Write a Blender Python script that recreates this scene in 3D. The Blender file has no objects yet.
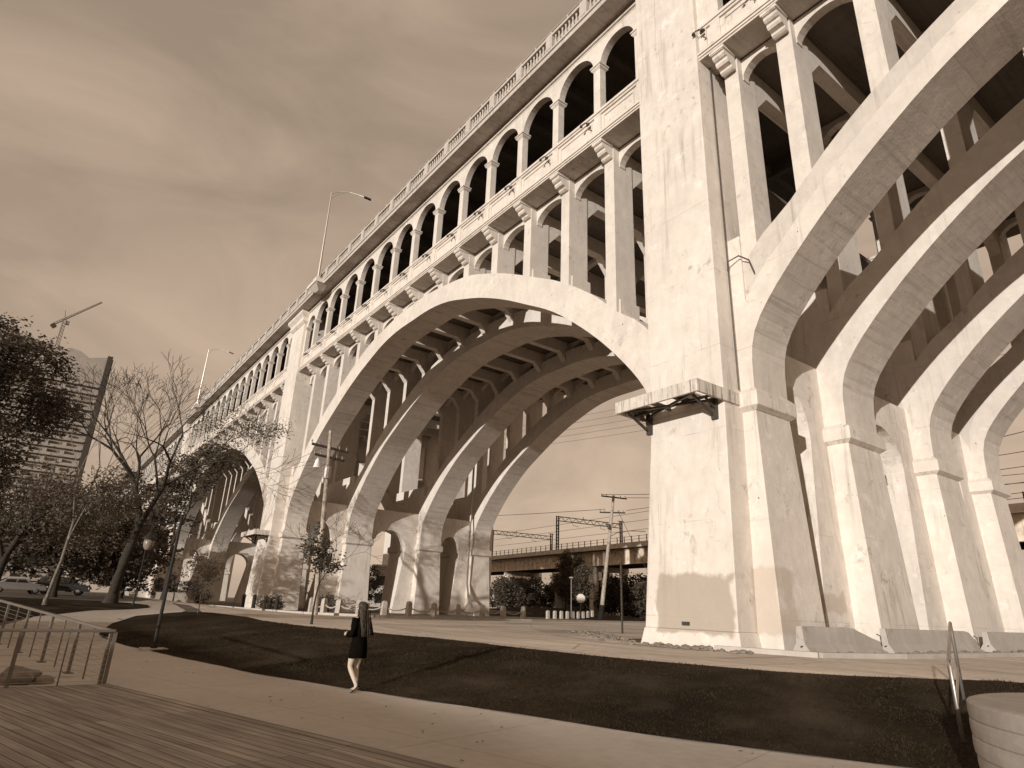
import bpy, bmesh, math, random
from mathutils import Vector, Matrix, noise as mn
from mathutils.geometry import delaunay_2d_cdt
R = math.radians
random.seed(11)
sc = bpy.context.scene
COL = sc.collection

# ------------------------------------------------------------------ camera, sky, sun, exposure
# world axes: X along the bridge (positive = right), Y away across the bridge, Z up, eye height = 0
YAW, PITCH, ROLL, FPX = R(-53.954), R(19.675), R(2.288), 627.37
cam = bpy.data.cameras.new('camera')
camo = bpy.data.objects.new('camera', cam); COL.objects.link(camo)
cy, sy, cp, sp = math.cos(YAW), math.sin(YAW), math.cos(PITCH), math.sin(PITCH)
F = Vector((sy*cp, cy*cp, sp)); r0 = Vector((cy, -sy, 0)); u0 = r0.cross(F)
rr = math.cos(ROLL)*r0 + math.sin(ROLL)*u0
uu = -math.sin(ROLL)*r0 + math.cos(ROLL)*u0
m = Matrix.Identity(4)
for i in range(3):
    m[i][0], m[i][1], m[i][2] = rr[i], uu[i], -F[i]
camo.matrix_world = m
cam.sensor_width = 36; cam.lens = FPX/1024*36
cam.clip_start = 0.1; cam.clip_end = 6000
sc.camera = camo
sc.render.resolution_x, sc.render.resolution_y = 1024, 768

SUN_DIR = Vector((-0.455, 1.0, -0.16)).normalized()     # light travels this way
SUN_EL = math.asin(-SUN_DIR.z)
SUN_AZ = math.atan2(-SUN_DIR.x, -SUN_DIR.y)             # azimuth of the sun from +Y towards +X
sun = bpy.data.lights.new('sun', 'SUN'); sun.energy = 3.4; sun.angle = R(0.5); sun.color = (1, .97, .92)
suno = bpy.data.objects.new('sun', sun); COL.objects.link(suno)
suno.rotation_euler = SUN_DIR.to_track_quat('-Z', 'Y').to_euler()

w = bpy.data.worlds.new('World'); sc.world = w; w.use_nodes = True
nt = w.node_tree; N = nt.nodes; Lk = nt.links
for n in list(N): N.remove(n)
def wn(t, **k):
    n = N.new(t)
    for a, b in k.items(): setattr(n, a, b)
    return n
sky = wn('ShaderNodeTexSky', sky_type='NISHITA', sun_disc=False)
sky.sun_elevation = SUN_EL; sky.sun_rotation = SUN_AZ; sky.dust_density = 2.5; sky.air_density = 1.0
bw = wn('ShaderNodeRGBToBW'); Lk.new(sky.outputs[0], bw.inputs[0])
# even out the brightness range of the clear sky a little (thin high overcast), then tint it sepia
pw = wn('ShaderNodeMath', operation='POWER'); Lk.new(bw.outputs[0], pw.inputs[0]); pw.inputs[1].default_value = 0.10
tc = wn('ShaderNodeTexCoord')
mp = wn('ShaderNodeMapping'); Lk.new(tc.outputs['Generated'], mp.inputs[0])
mp.inputs['Scale'].default_value = (1.6, 1.6, 4.2); mp.inputs['Rotation'].default_value = (R(8), R(-6), R(20))
n1 = wn('ShaderNodeTexNoise'); Lk.new(mp.outputs[0], n1.inputs['Vector'])
n1.inputs['Scale'].default_value = 1.7; n1.inputs['Detail'].default_value = 9; n1.inputs['Roughness'].default_value = .56; n1.inputs['Distortion'].default_value = .8
cr = wn('ShaderNodeMapRange'); Lk.new(n1.outputs['Fac'], cr.inputs[0])
cr.inputs[1].default_value = .36; cr.inputs[2].default_value = .70; cr.inputs[3].default_value = .90; cr.inputs[4].default_value = 1.26
mu = wn('ShaderNodeMath', operation='MULTIPLY'); Lk.new(pw.outputs[0], mu.inputs[0]); Lk.new(cr.outputs[0], mu.inputs[1])
sx = wn('ShaderNodeSeparateXYZ'); Lk.new(tc.outputs['Generated'], sx.inputs[0])
hz = wn('ShaderNodeMapRange'); Lk.new(sx.outputs[2], hz.inputs[0])
hz.inputs[1].default_value = 0.0; hz.inputs[2].default_value = .75; hz.inputs[3].default_value = 2.85; hz.inputs[4].default_value = 2.15
hz.interpolation_type = 'SMOOTHSTEP'
mu2 = wn('ShaderNodeMath', operation='MULTIPLY'); Lk.new(mu.outputs[0], mu2.inputs[0]); Lk.new(hz.outputs[0], mu2.inputs[1])
cb = wn('ShaderNodeVectorMath', operation='SCALE'); cb.inputs[0].default_value = (1.02, .77, .57)
Lk.new(mu2.outputs[0], cb.inputs['Scale'])
bg = wn('ShaderNodeBackground'); Lk.new(cb.outputs[0], bg.inputs[0]); bg.inputs[1].default_value = .15  # see SKYGAIN

ow = wn('ShaderNodeOutputWorld'); Lk.new(bg.outputs[0], ow.inputs[0])
sc.view_settings.view_transform = 'Standard'; sc.view_settings.look = 'None'
sc.view_settings.exposure = 0.20; sc.view_settings.gamma = 1

# ------------------------------------------------------------------ materials
def tone(v, s=1.0):
    """brown-toned grey of luminance v; s = how strong the tone is"""
    return (v*(1+.09*s), v*(1-.03*s), v*(1-.15*s), 1)
class NT:
    def __init__(s, name):
        s.m = bpy.data.materials.new(name); s.m.use_nodes = True
        s.t = s.m.node_tree; s.b = s.t.nodes['Principled BSDF']
        s.b.inputs['Roughness'].default_value = .85
        s.b.inputs['Specular IOR Level'].default_value = .25
        g = s.t.nodes.new('ShaderNodeNewGeometry'); s.pos = g.outputs['Position']; s.nor = g.outputs['Normal']
    def n(s, t, **k):
        n = s.t.nodes.new(t)
        for a, b in k.items(): setattr(n, a, b)
        return n
    def l(s, a, b): s.t.links.new(a, b)
    def noise(s, scale, vec=(1,1,1), detail=4, rough=.55, off=0, dist=0):
        mp = s.n('ShaderNodeMapping'); s.l(s.pos, mp.inputs[0]); mp.inputs['Scale'].default_value = vec
        mp.inputs['Location'].default_value = (off, off*1.7, off*.6)
        n = s.n('ShaderNodeTexNoise'); s.l(mp.outputs[0], n.inputs['Vector'])
        n.inputs['Scale'].default_value = scale; n.inputs['Detail'].default_value = detail
        n.inputs['Roughness'].default_value = rough; n.inputs['Distortion'].default_value = dist
        return n.outputs['Fac']
    def rng(s, v, a, b, c, d):
        r = s.n('ShaderNodeMapRange'); s.l(v, r.inputs[0])
        for i, x in enumerate((a, b, c, d)): r.inputs[i+1].default_value = x
        return r.outputs[0]
    def math(s, op, a, b):
        q = s.n('ShaderNodeMath', operation=op)
        for i, x in enumerate((a, b)):
            if isinstance(x, (int, float)): q.inputs[i].default_value = x
            else: s.l(x, q.inputs[i])
        return q.outputs[0]
    def mix(s, fac, a, b):
        q = s.n('ShaderNodeMix', data_type='RGBA'); s.l(fac, q.inputs[0])
        for i, x in ((6, a), (7, b)):
            if isinstance(x, tuple): q.inputs[i].default_value = x
            else: s.l(x, q.inputs[i])
        return q.outputs[2]
    def scale(s, col, fac):
        q = s.n('ShaderNodeVectorMath', operation='SCALE')
        if isinstance(col, tuple): q.inputs[0].default_value = col[:3]
        else: s.l(col, q.inputs[0])
        s.l(fac, q.inputs['Scale']); return q.outputs[0]
    def col(s, c):
        if isinstance(c, tuple): s.b.inputs['Base Color'].default_value = c
        else: s.l(c, s.b.inputs['Base Color'])
        return s
    def bump(s, h, strength=.3, dist=.02):
        b = s.n('ShaderNodeBump'); s.l(h, b.inputs['Height']); b.inputs['Strength'].default_value = strength; b.inputs['Distance'].default_value = dist
        s.l(b.outputs[0], s.b.inputs['Normal']); return s

def concrete(name, v=.62, s=1.0, blot=1.0, streak=1.0, boards=True, patches=()):
    c = NT(name)
    big = c.rng(c.noise(.35, detail=5, off=3), .3, .7, .90, 1.06)
    mid = c.rng(c.noise(2.2, vec=(1, 1, .7), detail=6, rough=.65, off=9), .32, .68, .90, 1.05)
    f = c.math('MULTIPLY', big, mid)
    base = c.scale(tone(v, s), f)
    # weathered darker blotches and peeled specks
    zone = c.rng(c.noise(.5, detail=3, off=21), .50, .62, 0, 1)
    bl = c.rng(c.noise(1.9, vec=(1, 1, .8), detail=8, rough=.72, off=5, dist=.5), .56, .64, 0, .42*blot)
    base = c.mix(c.math('MULTIPLY', bl, zone), base, tone(v*.42, 1.5))
    sp = c.rng(c.noise(7, vec=(1, 1, .5), detail=3, off=33), .735, .765, 0, .75*blot)
    base = c.mix(sp, base, tone(.09, 1.5))
    # rain streaks
    sz = c.rng(c.noise(.22, detail=2, off=50), .48, .62, 0, 1)
    st = c.rng(c.noise(3.6, vec=(1, 1, .045), detail=6, rough=.7, off=14), .52, .66, 0, .50*streak)
    base = c.mix(c.math('MULTIPLY', st, sz), base, tone(v*.38, 1.7))
    # pour joints: thin horizontal lines
    h = c.n('ShaderNodeSeparateXYZ'); c.l(c.pos, h.inputs[0])
    wob = c.math('ADD', h.outputs[2], c.math('MULTIPLY', c.noise(1.3, off=2), .10))
    fr = c.math('FRACT', c.math('MULTIPLY', wob, .31), 0)
    ln = c.math('MULTIPLY', c.rng(fr, 0, .012, .55, 0), c.rng(c.noise(.8, off=41), .45, .6, 0, 1))
    base = c.mix(ln, base, tone(v*.35, 1.5))
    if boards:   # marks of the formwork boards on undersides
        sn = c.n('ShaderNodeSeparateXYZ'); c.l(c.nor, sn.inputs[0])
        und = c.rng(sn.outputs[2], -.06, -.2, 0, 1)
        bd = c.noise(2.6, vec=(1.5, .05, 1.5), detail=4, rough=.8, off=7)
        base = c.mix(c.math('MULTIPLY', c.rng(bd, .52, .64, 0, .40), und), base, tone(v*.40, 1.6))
    # hairline cracks and faint form lines
    mp = c.n('ShaderNodeMapping'); mp.inputs['Scale'].default_value = (1, 1, .16)
    va = c.n('ShaderNodeVectorMath', operation='ADD'); c.l(c.pos, va.inputs[0])
    nn = c.n('ShaderNodeTexNoise'); nn.inputs['Scale'].default_value = .9; nn.inputs['Detail'].default_value = 9; c.l(c.pos, nn.inputs['Vector'])
    c.l(nn.outputs['Color'], va.inputs[1]); c.l(va.outputs[0], mp.inputs[0])
    vo = c.n('ShaderNodeTexVoronoi', feature='DISTANCE_TO_EDGE'); vo.inputs['Scale'].default_value = .55; c.l(mp.outputs[0], vo.inputs['Vector'])
    ck = c.math('MULTIPLY', c.rng(vo.outputs['Distance'], 0, .005, .28, 0), c.rng(c.noise(.6, detail=3, off=61), .52, .6, 0, 1))
    base = c.mix(ck, base, tone(v*.25, 1.6))
    fl = c.math('FRACT', c.math('MULTIPLY', wob, 3.3), 0)
    fm = c.math('MULTIPLY', c.rng(fl, 0, .10, .16, 0), c.rng(c.noise(.45, detail=3, off=71), .46, .6, 0, 1))
    base = c.mix(fm, base, tone(v*.5, 1.5))
    # light lime patches
    lp = c.rng(c.noise(1.1, detail=7, rough=.7, off=81), .58, .66, 0, .35*blot)
    base = c.mix(lp, base, tone(min(.82, v*1.22), .7))
    for (a, b, cc, d, e, g, dark, amt) in patches:
        q = c.noise(.9, detail=4, off=a)
        wv = c.math('MULTIPLY', c.math('SUBTRACT', q, .5), .9)
        msk = None
        for ax, lo, hi in ((0, a, b), (1, cc, d), (2, e, g)):
            x = c.math('ADD', h.outputs[ax], wv) if ax != 1 else h.outputs[ax]
            m1 = c.math('MULTIPLY', c.rng(x, lo-.06, lo+.06, 0, 1), c.rng(x, hi-.06, hi+.06, 1, 0))
            msk = m1 if msk is None else c.math('MULTIPLY', msk, m1)
        base = c.mix(c.math('MULTIPLY', msk, amt), base, tone(dark, 1.6))
    c.col(base)
    hh = c.math('ADD', c.noise(9, detail=6, rough=.7, off=1), c.math('MULTIPLY', c.noise(1.6, detail=4, off=8), 1.2))
    c.bump(hh, .45, .03)
    return c.m
M = {}
PATCH = [(-16.15, -12.95, 17.5, 19.6, -.6, 1.3, .34, .85), (-13.3, -12.0, 19.6, 21.0, -.6, 1.6, .44, .7),
         (-13.8, -12.6, 24.0, 26.0, .3, 1.0, .42, .6), (-13.8, -12.6, 24.0, 26.0, -.7, -.2, .42, .6)]
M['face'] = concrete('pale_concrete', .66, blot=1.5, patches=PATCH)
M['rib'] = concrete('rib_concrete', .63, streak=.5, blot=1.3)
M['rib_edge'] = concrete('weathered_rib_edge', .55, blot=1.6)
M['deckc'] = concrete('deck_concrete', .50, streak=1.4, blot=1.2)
M['shade_soot'] = concrete('shaded_sooty_deck_concrete', .14, s=1.5, streak=1.0)  # soot plus the deep shade under the decks, both put into the base colour
M['grey'] = concrete('grey_concrete', .36, s=1.3, boards=False)
M['kerb'] = concrete('kerb_concrete', .45, boards=False, streak=.2)
def plain(name, v, s=1.3, rough=.8, metal=0, var=.18, scale=6, bump=.2, spec=.25):
    c = NT(name); f = c.rng(c.noise(scale, detail=5), .3, .7, 1-var, 1+var)
    c.col(c.scale(tone(v, s), f)); c.b.inputs['Roughness'].default_value = rough; c.b.inputs['Metallic'].default_value = metal
    c.b.inputs['Specular IOR Level'].default_value = spec
    if bump: c.bump(c.noise(scale*3, detail=4), bump, .01)
    return c.m
M['steel'] = plain('dark_steel', .07, 1.6, .5, .3)
M['galv'] = plain('galvanised_steel', .42, .9, .42, .75, .10, spec=.5, bump=.05)
M['railm'] = plain('painted_rail', .15, 1.4, .45, .2, .1, spec=.4, bump=.05)
M['black'] = plain('black_paint', .02, 1.2, .45, 0, .1)
M['wood'] = plain('bleached_post_wood', .42, 1.2, .9)
M['pole'] = plain('pole_wood', .34, 1.5, .9, 0, .35, 3)
M['rope'] = plain('rope', .40, 1.2, .9)
M['white'] = plain('white_enamel', .8, .6, .4, 0, .04)
M['glass_dark'] = plain('dark_glass', .03, 1.2, .12, 0, .05, bump=0, spec=.6)
M['bark'] = plain('bark', .035, 2.0, .95, 0, .4, 9, .6)
M['bark_pale'] = plain('pale_bark', .15, 1.6, .95, 0, .5, 5, .6)
M['dirt'] = plain('dirt', .13, 1.8, .95, 0, .35, 1.1, .5)
M['rock'] = plain('rock', .20, 1.5, .9, 0, .35, 4, .8)
def ground_mat(name, v, s, fine, amp=.25, crackv=0, tracks=0):
    c = NT(name)
    f = c.math('MULTIPLY', c.rng(c.noise(.25, detail=5), .3, .7, 1-amp, 1+amp), c.rng(c.noise(fine, detail=8, rough=.7), .3, .7, 1-amp*.7, 1+amp*.7))
    b = c.scale(tone(v, s), f)
    if crackv:
        vo = c.n('ShaderNodeTexVoronoi', feature='DISTANCE_TO_EDGE'); vo.inputs['Scale'].default_value = crackv
        mp = c.n('ShaderNodeMapping'); c.l(c.pos, mp.inputs[0]); c.l(mp.outputs[0], vo.inputs['Vector'])
        b = c.mix(c.rng(vo.outputs['Distance'], 0, .01, .6, 0), b, tone(v*.3, 1.6))
    if tracks:
        t = c.rng(c.noise(.8, vec=(.12, 1.6, 1), detail=4, off=4), .5, .66, 0, .5)
        b = c.mix(t, b, tone(v*.55, 1.6))
    c.col(b); c.bump(c.noise(fine*2, detail=6, rough=.8), .4, .01)
    return c.m
M['path'] = ground_mat('path_concrete', .45, 1.1, 5, .13)
M['road'] = ground_mat('road_asphalt', .60, 1.2, 4, .22, .18, 1)
def worn(m_):
    nt_ = m_.node_tree; bs = nt_.nodes['Principled BSDF']; src = bs.inputs['Base Color'].links[0].from_socket
    g_ = nt_.nodes.new('ShaderNodeNewGeometry'); n_ = nt_.nodes.new('ShaderNodeTexNoise'); n_.inputs['Scale'].default_value = .55; n_.inputs['Detail'].default_value = 7
    nt_.links.new(g_.outputs['Position'], n_.inputs['Vector']); r_ = nt_.nodes.new('ShaderNodeMapRange'); nt_.links.new(n_.outputs['Fac'], r_.inputs[0])
    for i_, x_ in enumerate((.50, .68, 0, .55)): r_.inputs[i_+1].default_value = x_
    q_ = nt_.nodes.new('ShaderNodeMix'); q_.data_type = 'RGBA'; nt_.links.new(r_.outputs[0], q_.inputs[0]); nt_.links.new(src, q_.inputs[6]); q_.inputs[7].default_value = tone(.075, 2.2)
    nt_.links.new(q_.outputs[2], bs.inputs['Base Color'])
M['gravel'] = ground_mat('gravel', .52, 1.2, 14, .5)
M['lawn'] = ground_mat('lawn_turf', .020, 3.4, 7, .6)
for q_ in ('lawn',): M[q_].node_tree.nodes['Principled BSDF'].inputs['Specular IOR Level'].default_value = .05
M['soil'] = ground_mat('far_ground', .12, 1.8, 1.5, .3)
worn(M['lawn'])
def joints(m_, sx, sy, rot, amt):
    nt_ = m_.node_tree; bs = nt_.nodes['Principled BSDF']; src = bs.inputs['Base Color'].links[0].from_socket
    g_ = nt_.nodes.new('ShaderNodeNewGeometry'); mp_ = nt_.nodes.new('ShaderNodeMapping'); mp_.inputs['Rotation'].default_value = (0, 0, rot)
    nt_.links.new(g_.outputs['Position'], mp_.inputs[0]); b_ = nt_.nodes.new('ShaderNodeTexBrick'); b_.offset = 0
    nt_.links.new(mp_.outputs[0], b_.inputs[0]); b_.inputs['Scale'].default_value = 1; b_.inputs['Brick Width'].default_value = sx; b_.inputs['Row Height'].default_value = sy
    b_.inputs['Mortar Size'].default_value = .008; b_.inputs['Mortar Smooth'].default_value = .3
    mu_ = nt_.nodes.new('ShaderNodeMath'); mu_.operation = 'MULTIPLY'; nt_.links.new(b_.outputs['Fac'], mu_.inputs[0]); mu_.inputs[1].default_value = amt
    q_ = nt_.nodes.new('ShaderNodeMix'); q_.data_type = 'RGBA'; nt_.links.new(mu_.outputs[0], q_.inputs[0]); nt_.links.new(src, q_.inputs[6]); q_.inputs[7].default_value = tone(.10, 1.8)
    nt_.links.new(q_.outputs[2], bs.inputs['Base Color'])
joints(M['path'], 3.1, 3.1, R(-14), .55)
def leaf_mat(name, v, s=2.2):
    c = NT(name); f = c.rng(c.noise(1.4, detail=3), .3, .7, .6, 1.5)
    c.col(c.scale(tone(v, s), f)); c.b.inputs['Roughness'].default_value = .6
    tr = c.n('ShaderNodeBsdfTranslucent'); tr.inputs[0].default_value = tone(v*1.3, s)
    mx = c.n('ShaderNodeMixShader'); mx.inputs[0].default_value = .3
    o = c.t.nodes['Material Output']; c.l(c.b.outputs[0], mx.inputs[1]); c.l(tr.outputs[0], mx.inputs[2]); c.l(mx.outputs[0], o.inputs[0])
    return c.m
M['leaf'] = leaf_mat('leaves', .10)
M['leaf_dark'] = leaf_mat('dark_leaves', .075)
M['leaf_pale'] = leaf_mat('pale_leaves', .17, 1.8)
M['blade'] = leaf_mat('grass_blades', .040, 3.0); M['blade'].node_tree.nodes['Principled BSDF'].inputs['Specular IOR Level'].default_value = .08

# deck boards: rows along the board direction, butt joints, knots of wear
def boards_mat():
    c = NT('deck_boards')
    mp = c.n('ShaderNodeMapping'); c.l(c.pos, mp.inputs[0]); mp.inputs['Rotation'].default_value = (0, 0, -math.atan2(.285, 1))
    br = c.n('ShaderNodeTexBrick'); c.l(mp.outputs[0], br.inputs[0]); br.inputs['Scale'].default_value = 1
    br.inputs['Brick Width'].default_value = 3.2; br.inputs['Row Height'].default_value = .145; br.inputs['Mortar Size'].default_value = .005
    br.inputs['Color1'].default_value = tone(.23, 1.4); br.inputs['Color2'].default_value = tone(.34, 1.3); br.inputs['Mortar'].default_value = tone(.02, 1.5)
    br.inputs['Mortar Smooth'].default_value = .1; br.offset = .37
    n = c.n('ShaderNodeTexNoise'); mp2 = c.n('ShaderNodeMapping'); c.l(mp.outputs[0], mp2.inputs[0]); mp2.inputs['Scale'].default_value = (.6, 14, 1)
    c.l(mp2.outputs[0], n.inputs['Vector']); n.inputs['Scale'].default_value = 1.5; n.inputs['Detail'].default_value = 7
    f = c.rng(n.outputs['Fac'], .3, .7, .68, 1.25)
    f2 = c.rng(c.noise(.6, detail=4), .3, .7, .8, 1.15)
    c.col(c.scale(br.outputs['Color'], c.math('MULTIPLY', f, f2)))
    c.bump(c.math('SUBTRACT', c.math('MULTIPLY', n.outputs['Fac'], .3), br.outputs['Fac']), .6, .012)
    return c.m
M['boards'] = boards_mat()

# ------------------------------------------------------------------ mesh helpers
class MB:
    def __init__(s): s.v = []; s.f = []; s.mi = []; s.cur = 0
    def add(s, vs, fs):
        o = len(s.v); s.v += [tuple(v) for v in vs]; s.f += [tuple(i+o for i in f) for f in fs]; s.mi += [s.cur]*len(fs)
    def box(s, x0, x1, y0, y1, z0, z1):
        s.add([(x0,y0,z0),(x1,y0,z0),(x1,y1,z0),(x0,y1,z0),(x0,y0,z1),(x1,y0,z1),(x1,y1,z1),(x0,y1,z1)],
              [(0,3,2,1),(4,5,6,7),(0,1,5,4),(1,2,6,5),(2,3,7,6),(3,0,4,7)])
        return s
    def frus(s, b, t, z0, z1):     # b, t = (x0,x1,y0,y1)
        s.add([(b[0],b[2],z0),(b[1],b[2],z0),(b[1],b[3],z0),(b[0],b[3],z0),(t[0],t[2],z1),(t[1],t[2],z1),(t[1],t[3],z1),(t[0],t[3],z1)],
              [(0,3,2,1),(4,5,6,7),(0,1,5,4),(1,2,6,5),(2,3,7,6),(3,0,4,7)])
        return s
    def obox(s, c, dx, dy, dz, hx, hy, hz):   # oriented box: centre, unit axes, half sizes
        c, dx, dy, dz = Vector(c), Vector(dx), Vector(dy), Vector(dz)
        vs = [c+dx*hx*a+dy*hy*b+dz*hz*d for d in (-1, 1) for a, b in ((-1,-1),(1,-1),(1,1),(-1,1))]
        s.add(vs, [(0,3,2,1),(4,5,6,7),(0,1,5,4),(1,2,6,5),(2,3,7,6),(3,0,4,7)]); return s
    def beam(s, a, b, wd, ht, up=(0,0,1)):
        a, b = Vector(a), Vector(b); d = (b-a); L = d.length; d.normalize()
        u = Vector(up); sd = d.cross(u)
        if sd.length < 1e-4: sd = Vector((1,0,0))
        sd.normalize(); u = sd.cross(d)
        return s.obox((a+b)/2, d, sd, u, L/2, wd/2, ht/2)
    def tube(s, pts, rad, n=8, cap=True):
        pts = [Vector(p) for p in pts]
        if not isinstance(rad, (list, tuple)): rad = [rad]*len(pts)
        vs = []; fs = []; ref = Vector((.13, .21, .97))
        for i, p in enumerate(pts):
            d = (pts[min(i+1, len(pts)-1)]-pts[max(i-1, 0)])
            if d.length < 1e-9: d = Vector((0,0,1))
            d.normalize(); a = d.cross(ref)
            if a.length < .1: a = d.cross(Vector((1,0,0)))
            a.normalize(); b = d.cross(a)
            for k in range(n):
                t = 2*math.pi*k/n; vs.append(p+(a*math.cos(t)+b*math.sin(t))*rad[i])
        for i in range(len(pts)-1):
            for k in range(n):
                k2 = (k+1) % n; fs.append((i*n+k, i*n+k2, (i+1)*n+k2, (i+1)*n+k))
        if cap: fs.append(tuple(range(n))); fs.append(tuple((len(pts)-1)*n+k for k in reversed(range(n))))
        s.add(vs, fs); return s
    def lathe(s, c, prof, n=10, ax=None):
        vs = []; fs = []
        A = Matrix.Identity(3) if ax is None else Vector(ax).to_track_quat('Z', 'Y').to_matrix()
        for r_, z in prof:
            for k in range(n):
                t = 2*math.pi*k/n; vs.append(Vector(c)+A @ Vector((r_*math.cos(t), r_*math.sin(t), z)))
        for i in range(len(prof)-1):
            for k in range(n):
                k2 = (k+1) % n; fs.append((i*n+k, i*n+k2, (i+1)*n+k2, (i+1)*n+k))
        fs.append(tuple(reversed(range(n)))); fs.append(tuple((len(prof)-1)*n+k for k in range(n)))
        s.add(vs, fs); return s
    def pair(s, inner, outer, a0, a1, axis='Y'):
        """solid between two polylines in the X-Z plane (or Y-Z), thickness a0..a1 along the other axis"""
        n = len(inner); P = []
        for a in (a0, a1):
            for q in (inner, outer):
                for (x, z) in q: P.append((x, a, z) if axis == 'Y' else (a, x, z))
        fs = []
        I0, O0, I1, O1 = 0, n, 2*n, 3*n
        for i in range(n-1):
            fs += [(I0+i, I0+i+1, O0+i+1, O0+i), (I1+i, O1+i, O1+i+1, I1+i+1), (I0+i, I1+i, I1+i+1, I0+i+1), (O0+i, O0+i+1, O1+i+1, O1+i)]
        fs += [(I0, O0, O1, I1), (I0+n-1, I1+n-1, O1+n-1, O0+n-1)]
        s.add(P, fs); return s
    def prism(s, poly, a0, a1, axis='Y'):
        n = len(poly)
        P = [((p[0], a, p[1]) if axis == 'Y' else (a, p[0], p[1]) if axis == 'X' else (p[0], p[1], a)) for a in (a0, a1) for p in poly]
        s.add(P, [tuple(range(n)), tuple(reversed(range(n, 2*n)))]+[(i, (i+1) % n, n+(i+1) % n, n+i) for i in range(n)]); return s
    def build(s, name, mat, parent=None, smooth=False, bevel=0, recalc=True):
        me = bpy.data.meshes.new(name); me.from_pydata(s.v, [], s.f)
        mats = mat if isinstance(mat, (list, tuple)) else [mat]
        for q in mats: me.materials.append(M[q] if isinstance(q, str) else q)
        if len(mats) > 1: me.polygons.foreach_set('material_index', s.mi)
        if recalc:
            b = bmesh.new(); b.from_mesh(me); bmesh.ops.recalc_face_normals(b, faces=b.faces); b.to_mesh(me); b.free()
        o = bpy.data.objects.new(name, me); COL.objects.link(o)
        if parent: o.parent = parent; o.matrix_parent_inverse = parent.matrix_world.inverted()
        if smooth:
            me.polygons.foreach_set('use_smooth', [True]*len(me.polygons))
        if bevel:
            md = o.modifiers.new('bevel', 'BEVEL'); md.width = bevel; md.segments = 2; md.limit_method = 'ANGLE'
        return o
def tag(o, label=None, cat=None, group=None, kind=None):
    if label: o['label'] = label
    if cat: o['category'] = cat
    if group: o['group'] = group
    if kind: o['kind'] = kind
    return o
def thing(name, label, cat, loc=(0,0,0), group=None, rz=0):
    o = bpy.data.objects.new(name, None); COL.objects.link(o); o.location = loc; o.rotation_euler = (0, 0, rz)
    o.matrix_world = Matrix.Translation(loc) @ Matrix.Rotation(rz, 4, 'Z')
    return tag(o, label, cat, group)
def lpart(mb, name, mat, parent, **k):
    """part whose mesh is written in the thing's own coordinates"""
    o = mb.build(name, mat, None, **k); o.parent = parent; return o
def copy_tree(o, parent=None):
    c = o.copy(); COL.objects.link(c); c.parent = parent
    for ch in [q for q in COL.objects if q.parent == o]: copy_tree(ch, c)
    return c
def sst(a, b, x):
    t = max(0, min(1, (x-a)/(b-a))); return t*t*(3-2*t)
def lerp_pts(P, x):
    if x <= P[0][0]: return P[0][1]
    for (a, b), (c, d) in zip(P, P[1:]):
        if x <= c: return b+(d-b)*(x-a)/(c-a)
    return P[-1][1]

# ------------------------------------------------------------------ terrain
E1 = [(-60, 9), (-45, 5.5), (-31.9, 3.2), (-26.8, 2.9), (-22, 3.5), (-18.4, 4.1), (-15.4, 4.6), (-12.3, 5.5), (-10.4, 6.1), (-8.8, 6.7), (-6.7, 7.3), (-5.2, 8.0), (-4.2, 8.5), (-2, 9.6), (4, 12.8), (40, 30)]
E2 = [(-60, 14), (-45, 9.5), (-39, 7.8), (-29.7, 8.5), (-26.2, 9.2), (-21.3, 10.1), (-18.6, 10.6), (-14.3, 10.8), (-11.4, 11.0), (-10.1, 11.3), (-7.6, 12.1), (-6.6, 12.9), (-5.8, 14.0), (-5.1, 15.6), (4, 19), (40, 36)]
def gz(x, y):
    a, b = lerp_pts(E1, x), lerp_pts(E2, x)
    t = sst(a-.3, b+.2, y); t = .35*t+.65*max(0, min(1, (y-a)/(b-a)))
    z = -1.6+.6*t
    left = sst(-30, -56, x)*(1-sst(9, 19, y))
    z += left*(-.6-z)*.95
    z += sst(-56, -110, x)*(1-sst(9, 24, y))*.48
    z += .75*sst(60, 5, math.hypot((x+68)*.9, (y-52)*1.6))*sst(40, 47, y)*0.0
    # low mounds under the trees beyond the arch
    z += 1.5*math.exp(-(((x+92)/16)**2+((y-76)/9)**2))
    return z
def drape(name, poly, mat, off, step=1.0, kind='structure'):
    xs = [p[0] for p in poly]; ys = [p[1] for p in poly]
    vs = []; n0 = 0
    n = len(poly); B = []
    for i in range(n):
        a, b = Vector(poly[i]), Vector(poly[(i+1) % n]); k = max(1, int((b-a).length/step))
        for j in range(k): B.append(a.lerp(b, j/k))
    def inside(x, y):
        c = False; j = len(B)-1
        for i in range(len(B)):
            if (B[i][1] > y) != (B[j][1] > y) and x < (B[j][0]-B[i][0])*(y-B[i][1])/(B[j][1]-B[i][1])+B[i][0]: c = not c
            j = i
        return c
    pts = list(B); x = min(xs)+step/2; rnd = random.Random(3)
    while x < max(xs):
        y = min(ys)+step/2
        while y < max(ys):
            q = (x+rnd.uniform(-.2, .2)*step, y+rnd.uniform(-.2, .2)*step)
            if inside(*q): pts.append(Vector(q))
            y += step
        x += step
    loop = [list(range(len(B)))]
    v2, e, f, *_ = delaunay_2d_cdt([Vector((p[0], p[1])) for p in pts], [], loop, 2, 1e-5)
    mb = MB(); mb.add([(p[0], p[1], gz(p[0], p[1])+off) for p in v2], [tuple(q) for q in f])
    o = mb.build(name, mat, smooth=True, recalc=False)
    if o.data.polygons and o.data.polygons[0].normal.z < 0: o.data.flip_normals()
    return tag(o, kind=kind)
def axis_lines():
    a = [-3000, -1500, -800, -500, -350, -260, -210, -180, -150]
    x = -150.0
    X = a[:]
    while x < 60: x += (1.5 if x > -70 else 3.0); X.append(x)
    return X+[80, 120, 200, 400, 900, 3000]
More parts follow.
